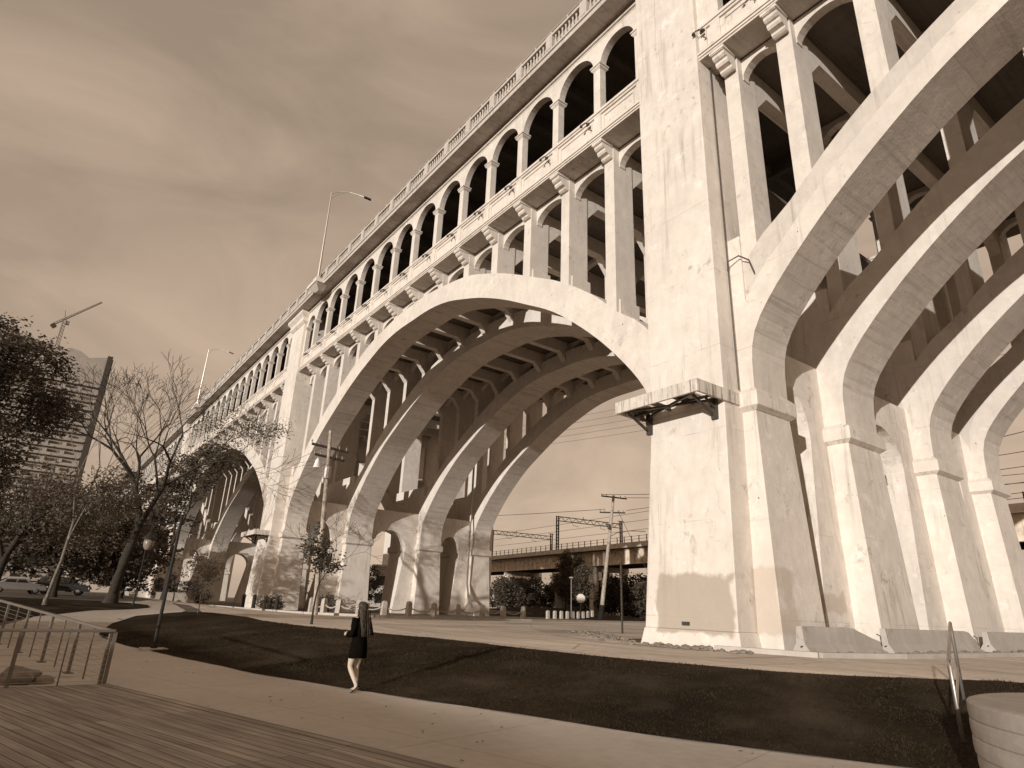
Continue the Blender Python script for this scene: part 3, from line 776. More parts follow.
#--PART2--
# ------------------------------------------------------------------ railway viaduct behind
rv = thing('railway_viaduct', 'low riveted steel railway viaduct crossing behind the concrete arches', 'railway viaduct', (0, 0, 0))
RA, RB = Vector((-190, 103.5, 0)), Vector((40, 77.5, 0))
rd = (RB-RA).normalized(); rn = Vector((-rd.y, rd.x, 0))
def rp(u, o, z): q = RA+rd*u+rn*o; return Vector((q.x, q.y, z))
RL = (RB-RA).length
M['viaduct'] = plain('faded_viaduct_paint', .62, 1.7, .7, .1, .3, 1.2)
M['viaduct_lt'] = plain('viaduct_deck_edge', .60, 1.3, .8, 0, .2, 1.2)
mb = MB(); mb.beam(rp(0, 0, 10.1), rp(RL, 0, 10.1), .25, 2.6); mb.beam(rp(0, -.15, 11.43), rp(RL, -.15, 11.43), .6, .08); mb.beam(rp(0, -.15, 8.78), rp(RL, -.15, 8.78), .6, .08)
for k in range(int(RL/1.9)): mb.beam(rp(k*1.9, -.2, 8.8), rp(k*1.9, -.2, 11.4), .16, .10, up=rn)
mb.build('plate_girder', 'viaduct', rv)
mb = MB(); mb.beam(rp(0, 9, 10.1), rp(RL, 9, 10.1), .25, 2.6)
for k in range(int(RL/5)): mb.beam(rp(k*5, .2, 9.3), rp(k*5, 8.9, 9.3), .3, 1.0)
mb.build('rear_girder', 'steel', rv)
mb = MB(); mb.beam(rp(0, 4.2, 12.0), rp(RL, 4.2, 12.0), 10.6, .5); mb.beam(rp(0, -1.2, 12.15), rp(RL, -1.2, 12.15), .3, .9); mb.build('track_deck', 'viaduct_lt', rv)
fn = MB()
for k in range(int(RL/2.1)): fn.beam(rp(k*2.1, -1.3, 12.5), rp(k*2.1, -1.3, 13.75), .12, .12, up=rn)
for z in (13.1, 13.65): fn.tube([rp(0, -1.3, z), rp(RL, -1.3, z)], .035, 4)
fn.build('railing', 'steel', rv)
for u in (22, 58, 93, 128, 160, 205):
    mb = MB()
    for o_ in (0.6, 8.4): mb.beam(rp(u, o_, GB), rp(u, o_, 8.8), 1.3, 1.3, up=rn)
    mb.beam(rp(u, -.4, 8.3), rp(u, 9.4, 8.3), 1.2, 1.0); mb.build('support', 'viaduct_lt', rv)
def gantry(a, label, rail_z=12.3, top=18.6, span=19, masts=(0, 1)):
    t = thing('catenary_gantry', label, 'gantry', tuple(rp(a, span/2+.3, 12.2)), 'catenary gantries on the railway viaduct', math.atan2(rn.y, rn.x))
    for s_ in masts:
        x = -span/2+s_*span
        mb = MB()
        for dx in (-.28, .28): mb.box(x+dx-.09, x+dx+.09, -.15, .15, 0, top-12.2+(.8 if s_ else .1))
        for k in range(9): z = .3+k*.66; mb.beam((x-.28, 0, z), (x+.28, 0, z+.6), .06, .06, up=(0, 1, 0)); mb.beam((x+.28, 0, z), (x-.28, 0, z+.6), .06, .06, up=(0, 1, 0))
        mb.box(x-1.0, x+1.0, -.06, .06, top-12.2+.6, top-12.2+.72) if s_ else None
        lpart(mb, 'mast', 'steel', t)
    mb = MB(); zt = top-12.2
    for z in (zt, zt-.95): mb.beam((-span/2, 0, z), (span/2, 0, z), .2, .16)
    n = int(span/1.0)
    for k in range(n):
        x = -span/2+span*k/n; mb.beam((x, 0, zt if k % 2 else zt-.95), (x+span/n, 0, zt-.95 if k % 2 else zt), .08, .10)
    mb.tube([(-2, 0, zt), (-2, 0, zt+.6)], .07, 5); mb.tube([(3, 0, zt-.9), (3, 0, zt-1.6), (4.6, 0, zt-1.8)], .05, 5); mb.tube([(-5, 0, zt-.9), (-5, 0, zt-1.6), (-3.4, 0, zt-1.8)], .05, 5)
    lpart(mb, 'truss', 'steel', t)
    return t
gantry(80, 'nearer catenary gantry, framed tallest between the arch and the near pylon', span=18.5, top=20.2)
gantry(49, 'farther catenary gantry with its left end hidden behind the arch foot', span=19, top=19.6)
# wires over the railway and across the arch
def wires(name, runs, label, r_=.035, sag=.6):
    mb = MB()
    for a, b in runs:
        a, b = Vector(a), Vector(b)
        mb.tube([a.lerp(b, k/12)-Vector((0, 0, sag*4*(k/12)*(1-k/12))) for k in range(13)], r_, 4, cap=False)
    return tag(mb.build(name, 'steel', recalc=False), label, 'wires')
wires('catenary_wire', [(rp(40, 3, 17.6), rp(RL, 3, 17.6)), (rp(40, 6, 16.4), rp(RL, 6, 16.4)), (rp(10, 2, 19.0), rp(RL, 2, 19.0))], 'thin overhead wires running along the railway viaduct through the gantries', .04, .4)

# ------------------------------------------------------------------ poles, signs, bollards
def util_pole(base, top, label, arms, armdir, r_=.19, drop=()):
    base, top = Vector(base), Vector(top)
    t = thing('utility_pole', label, 'utility pole', tuple(base), 'wooden utility poles')
    d = top-base
    mb = MB(); mb.tube([(0, 0, 0), d*.3, d*.6, d], [r_*1.25, r_*1.1, r_*.95, r_*.75], 9); lpart(mb, 'post', 'pole', t)
    ad = Vector(armdir).normalized()
    for fr, hl, tilt in arms:
        c = d*fr; v = (ad+Vector((0, 0, tilt))).normalized()
        mb = MB(); mb.beam(c-v*hl-Vector((.02, -.12, 0)), c+v*hl-Vector((.02, -.12, 0)), .14, .17); o = lpart(mb, 'crossarm', 'bark', t)
        for q in (-.92, -.55, .55, .92):
            ins = MB(); ins.lathe(c+v*hl*q+Vector((0, 0, .08)), [(.03, 0), (.03, .08), (.07, .10), (.05, .17), (.07, .19), (.03, .26)], 6)
            ins.build('insulator', 'galv', None).parent = o
    return t, d
up1, d1 = util_pole((-65.0, 63.6, -1), (-61.3, 62.7, 15.2), 'leaning wooden utility pole with two crossarms in front of the railway viaduct', [(.985, 1.75, -.13), (.86, 1.75, -.03)], (.80, .60, 0), .24)
mb = MB(); c = d1*.66; mb.tube([c, c+Vector((.9, .55, .55)), c+Vector((2.4, 1.4, .8)), c+Vector((3.6, 2.1, .75))], .05, 5); mb.obox(c+Vector((3.9, 2.3, .72)), (.86, .5, 0), (-.5, .86, 0), (0, 0, 1), .4, .14, .05); lpart(mb, 'lamp_arm', 'steel', up1)
mb = MB(); mb.tube([d1*.12+Vector((.02, -.01, 0)), d1*.0], .36, 9); lpart(mb, 'dark_base_wrap', 'black', up1)
mb = MB(); mb.lathe(d1*.74+Vector((.1, -.35, -.3)), [(.2, 0), (.22, .1), (.22, .6), (.1, .7)], 8); mb.lathe(d1*.76+Vector((-.5, -.2, 0)), [(.08, 0), (.1, .2), (.05, .4)], 6); lpart(mb, 'switch_gear', 'steel', up1)
up2, d2 = util_pole((-46.9, 17.45, -1.0), (-46.95, 16.75, 12.6), 'wooden utility pole with transformer can in front of the far bridge legs', [(.90, 1.45, -.12), (.845, 1.15, -.12)], (.25, 1, 0), .17)
mb = MB(); mb.lathe(d2*.755+Vector((.05, -.0, -.45)), [(.26, 0), (.27, .05), (.27, .95), (.15, 1.08)], 10); lpart(mb, 'transformer', 'galv', up2)
mb = MB(); mb.lathe(d2*.80+Vector((-.2, -.75, -.3)), [(.30, 0), (.26, .12), (.16, .6), (.05, .75)], 10); mb.tube([d2*.84+Vector((-.2, -.75, 0)), d2*.8+Vector((-.2, -.75, .3))], .03, 5); lpart(mb, 'insulator_bell', 'white', up2)
wires('power_line', [((-62.9, 61.9, 15.4), (-20, 92, 17.2)), ((-60.1, 63.9, 14.9), (-18, 95, 16.6)), ((-62.6, 62.3, 13.4), (-130, 40, 15.5)), ((-60.2, 64.0, 13.2), (-16, 70, 17))], 'sagging wires strung from the leaning utility pole', .035, .7)
mb = MB(); mb.tube([(-61.2, 63.3, 13.2), (-55.5, 67.0, -1.0)], .03, 4); tag(mb.build('guy_wire', 'steel'), 'slanting guy wire down from the leaning utility pole', 'wire')
# bundle of wires seen high through the arch, spanning to the far bank
wires('power_line', [((-75, 52, 22+.8*k), (22, 60, 19.8+.8*k)) for k in range(5)], 'faint bundle of five wires crossing the sky beyond the arch', .018, 1.5)
wires('power_line', [((-46.9, 16.4, 11.2), (-110, 14, 13)), ((-46.5, 17.9, 11.0), (-100, 22, 12.6))], 'thin wires leaving the utility pole towards the trees', .02, .8)

t = thing('sign_post', 'bare dark steel sign post at the gravel edge beside the near pylon', 'post', (-23.9, 24.9, -1.0))
mb = MB(); mb.box(-.045, .045, -.03, .03, 0, 3.45); lpart(mb, 'post', 'steel', t)
mb = MB()
for k in range(14): mb.box(-.012, .012, -.036, .036, .3+k*.22, .33+k*.22)
lpart(mb, 'bolt_holes', 'galv', t)
t = thing('stop_sign', 'pale octagonal back of a traffic sign on a thin post beyond the arch', 'sign', (-54.5, 50.3, -1.0))
mb = MB(); mb.tube([(0, 0, 0), (0, 0, 2.9)], .04, 6); lpart(mb, 'post', 'steel', t)
mb = MB(); a = math.atan2(50.3, -54.5); nx, ny = math.cos(a), math.sin(a)
vs = []
for s_ in (0, .03):
    for k in range(8):
        th = math.pi/8+k*math.pi/4; vs.append((-ny*math.cos(th)*.5-nx*(.05+s_), nx*math.cos(th)*.5-ny*(.05+s_), 2.35+math.sin(th)*.5))
mb.add(vs, [tuple(range(8)), tuple(reversed(range(8, 16)))]+[(i, (i+1) % 8, 8+(i+1) % 8, 8+i) for i in range(8)]); lpart(mb, 'sign_plate', 'galv', t)
t = thing('lamp_post', 'slim pale lamp post standing left of the octagonal sign beyond the arch', 'lamp post', (-63, 56.5, -1.0))
mb = MB(); mb.tube([(0, 0, 0), (0, 0, 4.9)], .07, 7); lpart(mb, 'pole', 'galv', t)
mb = MB(); mb.lathe((0, 0, 4.9), [(.05, 0), (.28, .05), (.26, .18), (.05, .24)], 8); lpart(mb, 'lamp_head', 'pole', t)
t = thing('lamp_post', 'slim lamp post seen through the far bridge legs against dark trees', 'lamp post', (-112, 58, -1.0))
mb = MB(); mb.tube([(0, 0, 0), (0, 0, 6.0)], .09, 7); lpart(mb, 'pole', 'galv', t)
mb = MB(); mb.lathe((0, 0, 6.0), [(.05, 0), (.34, .05), (.3, .2), (.05, .26)], 8); lpart(mb, 'lamp_head', 'pole', t)

# bollards joined by rope along the kerb; each a square chamfered post
BP = [(-52.6, 19.2), (-50.9, 19.6), (-49.5, 20.2), (-48.2, 21.3), (-47.3, 23.0), (-46.8, 24.9), (-46.5, 27.0), (-46.4, 29.3), (-46.5, 31.7), (-46.9, 34.2), (-47.5, 36.8)]
names = ['leftmost', 'second', 'third', 'fourth', 'fifth', 'sixth', 'seventh', 'eighth', 'ninth', 'tenth', 'last']
proto = None
for i, (x, y) in enumerate(BP):
    lab = f'pale square roped bollard on the verge, {names[i]} from the left of the roped row' if i < 10 else 'pale square roped bollard ending the roped row at the right'
    if proto is None:
        proto = thing('bollard', lab, 'bollard', (x, y, gz(x, y)+.02), 'roped bollards along the kerb')
        mb = MB(); mb.frus((-.20, .20, -.20, .20), (-.17, .17, -.17, .17), -.1, 1.12); mb.frus((-.17, .17, -.17, .17), (-.08, .08, -.08, .08), 1.12, 1.22); lpart(mb, 'post', 'wood', proto)
        mb = MB(); mb.box(-.19, .19, -.19, .19, .78, .84); lpart(mb, 'collar', 'rope', proto)
    else:
        c = copy_tree(proto); c.location = (x, y, gz(x, y)+.02-.08*((i*37) % 5)/5); c.rotation_euler = (R(((i*53) % 7-3)*.9), R(((i*31) % 7-3)*.8), i*.37); c['label'] = lab
for i, ((x0, y0), (x1, y1)) in enumerate(zip(BP, BP[1:])):
    a, b = Vector((x0, y0, gz(x0, y0)+.83)), Vector((x1, y1, gz(x1, y1)+.83)); mb = MB()
    mb.tube([a.lerp(b, k/8)-Vector((0, 0, .32*4*(k/8)*(1-k/8))) for k in range(9)], .05, 6)
    tag(mb.build('rope', 'rope'), f'pale sagging rope between the {names[i]} and {names[i+1]} roped bollards', 'rope', 'ropes between the bollards')
proto = None
for i in range(4):
    x, y = -66.3+i*2.6, 17.5+i*.25
    lab = f'dark shaded bollard before the far pylon foot, number {["one","two","three","four"][i]} from the left'
    if proto is None:
        proto = thing('bollard', lab, 'bollard', (x, y, gz(x, y)), 'dark bollards before the far pylon')
        mb = MB(); mb.tube([(0, 0, -.1), (0, 0, 1.15)], .17, 8); lpart(mb, 'post', 'bark', proto); mb = MB(); mb.lathe((0, 0, 1.15), [(.2, 0), (.2, .08), (.05, .16)], 8); lpart(mb, 'cap', 'steel', proto)
    else: c = copy_tree(proto); c.location = (x, y, gz(x, y)); c['label'] = lab
proto = None
for i in range(9):
    x, y = -59.2-i*1.75, 49.5+i*2.55
    lab = f'short pale timber post, {names[i]} from the left in the row below the small trees'
    if proto is None:
        proto = thing('timber_post', lab, 'post', (x, y, gz(x, y)), 'short posts below the small trees')
        mb = MB(); mb.box(-.16, .16, -.16, .16, -.1, .85); lpart(mb, 'post', 'wood', proto); mb = MB(); mb.frus((-.16, .16, -.16, .16), (-.08, .08, -.08, .08), .85, .95); lpart(mb, 'post_top', 'wood', proto)
    else: c = copy_tree(proto); c.location = (x, y, gz(x, y)); c['label'] = lab

# lantern posts on the lawn
def lantern(base, h, arm, label, slab=True):
    t = thing('lantern_post', label, 'lamp post', base, 'lantern posts along the path')
    mb = MB(); mb.tube([(0, 0, 0), (.03, .0, h*.5), (.05, .0, h)], [.055, .05, .045], 8); mb.tube([(0, 0, 0), (0, 0, .12)], .10, 8); lpart(mb, 'pole', 'black', t)
    if slab: mb = MB(); mb.box(-.35, .35, -.35, .35, -.12, .03); lpart(mb, 'footing', 'kerb', t)
    a = Vector(arm).normalized(); z = h-.30; L = .78
    mb = MB(); mb.tube([Vector((.05, 0, z)), a*L+Vector((0, 0, z))], .022, 6); mb.tube([a*L+Vector((0, 0, z+.06)), a*L+Vector((0, 0, z-.34))], .025, 6); lpart(mb, 'arm', 'black', t)
    c = a*L+Vector((0, 0, z))
    mb = MB(); mb.lathe(c+Vector((0, 0, -.52)), [(.20, 0), (.18, .06), (.10, .14), (.05, .24)], 12); lpart(mb, 'hood', 'black', t)
    mb = MB(); mb.lathe(c+Vector((0, 0, -.84)), [(.05, 0), (.10, .03), (.14, .12), (.15, .22), (.14, .32)], 12); lpart(mb, 'glass_globe', 'globe', t, smooth=True)
    return t
M['globe'] = plain('frosted_glass', .20, 1.5, .3, 0, .05, bump=0, spec=.5)
lx, ly = -22.5, 3.62
lantern((lx, ly, gz(lx, ly)+.05), 3.95, (-.45, -1, 0), 'black lantern post with hanging globe nearest the path on the island lawn')
lantern((-50.2, 6.3, gz(-50.2, 6.3)+.04), 6.0, (.5, 1, 0), 'black lantern post with hanging globe beside the leafless tree trunk', False)

# ------------------------------------------------------------------ foreground rails
def cable_rail(p0, p1, n, label, h=.92, end_double=False):
    p0, p1 = Vector(p0), Vector(p1); d = p1-p0; L = d.length; d.normalize(); sd = Vector((-d.y, d.x, 0)).normalized()
    t = thing('guard_rail', label, 'railing', tuple(p0), 'cable railings at the deck corner')
    mb = MB(); mb.beam(Vector((0, 0, h)), d*L+Vector((0, 0, h)), .075, .05); lpart(mb, 'top_rail', 'railm', t, bevel=.012)
    for k in range(n):
        f = k/(n-1); thin = k % 2 == 1
        mb = MB(); c = d*L*f; w_ = .022 if thin else .06
        mb.beam(c, c+Vector((0, 0, h-.02)), w_, .045 if not thin else .022, up=sd)
        if not thin: mb.obox(c+Vector((0, 0, .008)), d, sd, (0, 0, 1), .09, .07, .008)
        lpart(mb, 'post', 'railm', t)
    mb = MB()
    for k in range(9):
        z = .09+k*.088; mb.tube([Vector((0, 0, z)), d*L*.5+Vector((0, 0, z-.006)), d*L+Vector((0, 0, z))], .0035, 4, cap=False)
    lpart(mb, 'cables', 'galv', t)
    return t
cable_rail((-14.35, 1.55, -1.585), (-21.6, -.5, -1.17), 11, 'painted cable railing running away to the left behind the deck corner')
cable_rail((-14.32, 1.62, -1.585), (-14.1, -2.6, -1.585), 7, 'painted cable railing along the left end of the boards, closest to the camera')
# planting strip with rocks behind the near railing
t = None
rnd = random.Random(8)
for i, (x, y, s_) in enumerate([(-15.0, .35, .30), (-15.2, -.25, .26), (-14.85, .75, .16)]):
    mb = MB(); lump(mb, (x, y, -1.6+s_*.35), (s_*1.2, s_, s_*.62), rnd, 3)
    tag(mb.build('boulder', 'rock', smooth=True), ['broad rough boulder behind the near railing, middle of three', 'rough boulder at the left picture edge behind the railing', 'smallest boulder right behind the near railing'][i], 'boulder', 'boulders behind the railing')
# stair handrail at the right
hr = thing('handrail', 'bright bent pipe handrail on the lawn edge beside the curved steps', 'handrail', (-3.88, 10.35, -1.55))
Nf, Ff = Vector((0, 0, -.1)), Vector((-.90, 2.75, .30)); H1 = 1.10; H2 = 1.28
mb = MB(); mb.tube([Nf, Nf+Vector((0, 0, H1+.03)), Nf+Vector((-.02, .05, H1+.10)), Ff+Vector((.02, -.05, H2+.02)), Ff+Vector((0, 0, H2-.08)), Ff], .027, 9); lpart(mb, 'top_rail', 'galv', hr, smooth=True)
mb = MB(); mb.tube([Nf+Vector((0, 0, .52)), Nf+Vector((-.03, .07, .60)), Ff+Vector((.02, -.07, .60)), Ff+Vector((0, 0, .52))], .020, 8); lpart(mb, 'mid_rail', 'galv', hr, smooth=True)
# low round wall of banded concrete at the right
M['step'] = ground_mat('banded_concrete', .36, 1.1, 5, .22, 0, 0)
dr = thing('round_planter', 'low round pale concrete wall with horizontal bands at the right foreground corner', 'planter', (-2.60+1.75*.93, 7.17+1.75*.37, -1.62))
prof = []
zc = 0; rnd = random.Random(2)
for k in range(7):
    h_ = .142; rr_ = 1.75+rnd.uniform(-.008, .008)
    prof += [(rr_-.010, zc), (rr_, zc+.012), (rr_+.004, zc+h_*.5), (rr_, zc+h_-.012), (rr_-.010, zc+h_)]; zc += h_
prof = [(1.2, 0)]+prof+[(1.70, zc+.012), (1.2, zc+.012)]
mb = MB(); mb.lathe((0, 0, 0), prof, 180); lpart(mb, 'wall_ring', 'step', dr)
mb = MB(); mb.lathe((0, 0, zc+.012), [(1.30, 0), (1.30, .006), (.1, .02)], 64); lpart(mb, 'top_slab', 'step', dr)

#--PART3--
# ------------------------------------------------------------------ trees
def grow(mb, p, d, L, r_, depth, rnd, tips, spread=.55, up=.12, seg=4, kids=(2, 3), shrink=.74, tipr=.012):
    pts = [p.copy()]; rad = [r_]; dd = d.copy(); q = p.copy()
    for k in range(seg):
        dd = (dd+Vector((rnd.gauss(0, .055), rnd.gauss(0, .055), rnd.gauss(0, .05)+up*.12))).normalized()
        q = q+dd*(L/seg); pts.append(q.copy()); rad.append(max(tipr, r_*(1-(1-shrink)*(k+1)/seg)))
    mb.tube(pts, rad, 7 if depth > 4 else (5 if depth > 2 else 3), cap=False)
    if depth <= 0: tips.append((q, dd)); return
    if depth <= 2: tips.append((pts[1], dd))
    n = rnd.choice(kids)
    base = rnd.uniform(0, 6.28)
    for k in range(n):
        a = base+6.283*k/n+rnd.uniform(-.4, .4); t = spread*rnd.uniform(.6, 1.25)
        ax = dd.orthogonal().normalized(); ax.rotate(Matrix.Rotation(a, 3, dd))
        nd = (dd*math.cos(t)+ax*math.sin(t)+Vector((0, 0, up))).normalized()
        st_ = q if k < 2 else pts[-2]
        grow(mb, st_, nd, L*rnd.uniform(.68, .88), rad[-1]*rnd.uniform(.62, .8) if k else rad[-1]*.86, depth-1, rnd, tips, spread, up, seg, kids, shrink, tipr)
def leaves(mb, pts, n, spread, size, rnd, flat=.5):
    for _ in range(n):
        c = rnd.choice(pts); c = c[0] if isinstance(c, tuple) else c
        p = Vector(c)+Vector((rnd.gauss(0, spread), rnd.gauss(0, spread), rnd.gauss(0, spread*.7)))
        a = Vector((rnd.gauss(0, 1), rnd.gauss(0, 1), rnd.gauss(0, flat))).normalized(); b = a.cross(Vector((rnd.gauss(0, 1), rnd.gauss(0, 1), rnd.gauss(0, 1)))).normalized()
        s_ = size*rnd.uniform(.6, 1.3)
        mb.add([p-a*s_, p+b*s_*.5, p+a*s_, p-b*s_*.5], [(0, 1, 2, 3)])
def blob_pts(c, r_, n, rnd, gaps=.5):
    """cluster centres spread through an uneven crown volume"""
    out = []; o_ = rnd.uniform(0, 99)
    while len(out) < n:
        v = Vector((rnd.gauss(0, 1), rnd.gauss(0, 1), rnd.gauss(0, 1))).normalized()*(rnd.random()**.42)
        k = 1+.35*mn.noise(v*1.6+Vector((o_, 0, 0)))
        p = Vector((c[0]+v.x*r_[0]*k, c[1]+v.y*r_[1]*k, c[2]+v.z*r_[2]*k))
        if mn.noise(p*(1.6/max(r_))*2+Vector((o_, 5, 1))) < -gaps*.22: continue
        out.append(p)
    return out
def tree(name, label, base, h, trunk_r, depth, seed, leafn=0, leafs=.1, leafm='leaf', barkm='bark', lean=(0, 0, 1), spread=.55, up=.12, L0=.30, blobs=(), group=None, lsp=.5, kids=(2, 3), cat='tree', tipr=.012):
    rnd = random.Random(seed); b = Vector((base[0], base[1], gz(base[0], base[1])))
    t = thing(name, label, cat, tuple(b), group)
    mb = MB(); tips = []
    d = Vector(lean).normalized()
    # trunk flare
    mb.tube([Vector((0, 0, -.2)), d*.15, d*h*.02+Vector((0, 0, .3))], [trunk_r*1.8, trunk_r*1.3, trunk_r*1.05], 9, cap=False)
    grow(mb, d*.3, d, h*L0, trunk_r, depth, rnd, tips, spread, up, kids=kids, tipr=tipr)
    lpart(mb, 'trunk_and_branches', barkm, t, recalc=False, smooth=True)
    if leafn:
        lm = MB(); P = [q for q, _ in tips]
        if blobs:
            P = []
            for c, r_, n in blobs: P += blob_pts(c, r_, n, rnd)
        leaves(lm, P, leafn, lsp, leafs, rnd)
        lpart(lm, 'crown', leafm, t, recalc=False)
    return t
# the leafless tree in front of the second arch
tree('bare_tree', 'tall leafless tree with fine spreading twigs in front of the second arch', (-51.6, 5.1), 16.5, .36, 8, 24, leafn=3200, leafs=.085, leafm='leaf', lean=(.02, .17, 1), spread=.50, up=.07, L0=.30, blobs=[((.3, 5.6, 13.0), (2, 3.0, 1.5), 34), ((.3, 8.0, 13.2), (1.6, 2.2, 1.1), 16), ((0, 3.4, 10.2), (2, 2.4, 1.5), 20)], lsp=.42, kids=(2, 2, 3), tipr=.012)
# big leafy trees at the left edge
tree('leafy_tree', 'large dark leafy tree filling the left picture edge', (-30.8, -3.9), 10.7, .24, 5, 5, leafn=46000, leafs=.08, leafm='leaf_dark', lean=(0, -.04, 1), spread=.6, L0=.28, blobs=[((-.4, .4, 6.6), (3.0, 3.0, 2.9), 170), ((.4, 1.2, 9.9), (2.3, 2.3, 1.7), 110), ((.7, -2.2, 6.2), (3.2, 3.2, 4.4), 100), ((-1.4, 1.2, 3.6), (2.4, 1.7, 1.5), 50), ((-.5, 3.4, 8.6), (1.4, 1.2, .8), 22)], lsp=.27)
tree('birch_tree', 'slender pale-barked leaning tree in front of the dark trees at left', (-47.5, 1.4), 9.5, .10, 4, 15, leafn=5200, leafs=.09, leafm='leaf', barkm='bark_pale', lean=(.02, .10, 1), spread=.5, L0=.48, blobs=[((0, 1.0, 6.6), (2.6, 3.0, 1.9), 60)], lsp=.35, tipr=.006)
tree('leafy_tree', 'spreading leafy tree with drooping boughs behind the pale leaning trunk', (-57.5, -1.5), 12, .34, 6, 9, leafn=9000, leafs=.11, leafm='leaf', lean=(-.05, .04, 1), spread=.58, L0=.22, blobs=[((0, .8, 6.8), (4.0, 4.6, 2.8), 120), ((0, 4.2, 4.8), (3.2, 3.8, 1.8), 60)], lsp=.45)
tree('leafy_tree', 'bushy low-crowned tree to the left of the leafless tree', (-70, 2.5), 11, .28, 5, 31, leafn=14000, leafs=.22, leafm='leaf_dark', spread=.6, L0=.26, blobs=[((0, 0, 5.6), (4.6, 5.0, 3.4), 150), ((0, 3.5, 4.2), (3, 3.6, 2.8), 80)], lsp=.5)
tree('leafy_tree', 'dark rounded tree just behind the leafless trunk', (-76, 8.2), 9, .25, 5, 33, leafn=12000, leafs=.22, leafm='leaf_dark', spread=.6, L0=.26, blobs=[((0, 0, 4.6), (4, 3.8, 3.6), 150), ((0, -4, 4.0), (3, 3.2, 2.6), 60)], lsp=.5)
tree('leafy_tree', 'far dark tree behind the parked cars, left of the others', (-108, -12), 16, .3, 5, 37, leafn=12000, leafs=.34, leafm='leaf_dark', spread=.6, L0=.26, blobs=[((0, 0, 8), (7, 7, 6), 170), ((2, 6, 6), (5, 5, 4), 80)], lsp=.7)
tree('leafy_tree', 'far dark tree behind the parked cars, right of its neighbour', (-118, 6), 14, .3, 5, 39, leafn=11000, leafs=.34, leafm='leaf_dark', spread=.6, L0=.26, blobs=[((0, 0, 7), (6, 7, 5), 170), ((0, -6, 6), (5, 5, 4), 60)], lsp=.7)
tree('leafy_tree', 'tall loose-crowned tree hiding the far end of the bridge', (-99, 10.8), 18, .3, 6, 43, leafn=9000, leafs=.26, leafm='leaf', spread=.55, L0=.28, blobs=[((0, 0, 10), (6, 6.5, 6.5), 110), ((0, -3, 5), (4, 4, 3.4), 40)], lsp=.6)
# foliage that overlaps the second arch, and shrubs at its foot
tree('leafy_tree', 'loose leafy tree standing before the second arch, right of the leafless tree', (-88, 14.0), 20, .26, 6, 41, leafn=5200, leafs=.22, leafm='leaf', spread=.5, up=.16, L0=.30, blobs=[((0, .5, 15.5), (3.0, 3.2, 3.4), 46), ((0, 2.8, 17.8), (2.5, 2.6, 1.8), 24), ((0, -1.5, 12), (2.4, 2.5, 3), 22)], lsp=.5)
def shrub(base, r_, n, seed, label, m_='leaf_dark', size=.12, name='shrub'):
    rnd = random.Random(seed); x, y = base; t = thing(name, label, 'shrub', (x, y, gz(x, y)), 'shrubs at the arch foot')
    mb = MB()
    for k in range(7): mb.tube([(0, 0, -.1), (rnd.uniform(-.5, .5)*r_[0], rnd.uniform(-.5, .5)*r_[1], r_[2]*rnd.uniform(.6, 1.2))], [.04, .015], 4)
    lpart(mb, 'stems', 'bark', t, recalc=False)
    lm = MB(); leaves(lm, blob_pts((0, 0, r_[2]*.75), r_, 60, rnd), n, .25, size, rnd); lpart(lm, 'foliage', m_, t, recalc=False)
shrub((-101, 16.5), (3.2, 3.2, 2.2), 5000, 51, 'dark round shrub at the left foot of the second arch')
shrub((-93, 17.6), (2.4, 2.8, 1.5), 3000, 52, 'low shrub beside the little stone wall at the second arch')
shrub((-64, 24.8), (1.8, 1.2, .9), 1600, 53, 'low dark shrub between the first two far legs', size=.1)
shrub((-61.5, 18.6), (1.5, 1.0, .8), 1500, 54, 'low shrub behind the dark bollards', size=.1)
# saplings
tree('sapling', 'thin sapling with a pale stem and small leafy crown before the second arch', (-38.8, 8.0), 3.2, .035, 4, 61, leafn=1300, leafs=.07, leafm='leaf_pale', barkm='bark_pale', spread=.5, L0=.42, blobs=[((0, 0, 2.35), (.95, .95, .75), 40)], lsp=.16, group='young trees on the lawns', tipr=.006)
tree('sapling', 'young tree with dark stem and ragged leaves before the far bridge legs', (-29.3, 10.8), 3.6, .045, 5, 63, leafn=1500, leafs=.075, leafm='leaf_dark', spread=.62, L0=.40, blobs=[((.0, -.15, 3.3), (.65, .8, .95), 40), ((0, .35, 2.7), (.7, .9, .45), 22)], lsp=.16, group='young trees on the lawns', tipr=.008)
# trees in front of and under the railway viaduct
tree('young_tree', 'conical young tree before the viaduct, left of the pair', (-80, 70.5), 9.3, .12, 5, 71, leafn=5000, leafs=.2, leafm='leaf', spread=.35, up=.35, L0=.3, blobs=[((0, 0, 5.4), (2.1, 2.1, 3.4), 90), ((0, 0, 8), (1.1, 1.1, 1.6), 20)], lsp=.4, group='pair of young trees')
tree('young_tree', 'conical young tree before the viaduct, right of the pair', (-75.0, 69.2), 8.4, .12, 5, 73, leafn=3600, leafs=.2, leafm='leaf', spread=.35, up=.35, L0=.3, blobs=[((0, 0, 4.9), (1.5, 1.6, 2.7), 60), ((0, 0, 7.2), (.8, .8, 1.5), 18)], lsp=.36, group='pair of young trees')
far = [(-112, 84, 7, 4.5), (-136, 101, 9, 7), (-126, 101, 8.5, 6), (-117, 102, 8, 5.5), (-108, 101, 8.5, 5.5), (-100, 100, 8, 5), (-93, 98, 7.5, 5), (-86, 96, 8, 4.6), (-80, 92, 7, 4.4), (-140, 62, 9, 6), (-128, 52, 9, 6), (-148, 78, 9, 7), (-118, 66, 7, 5)]
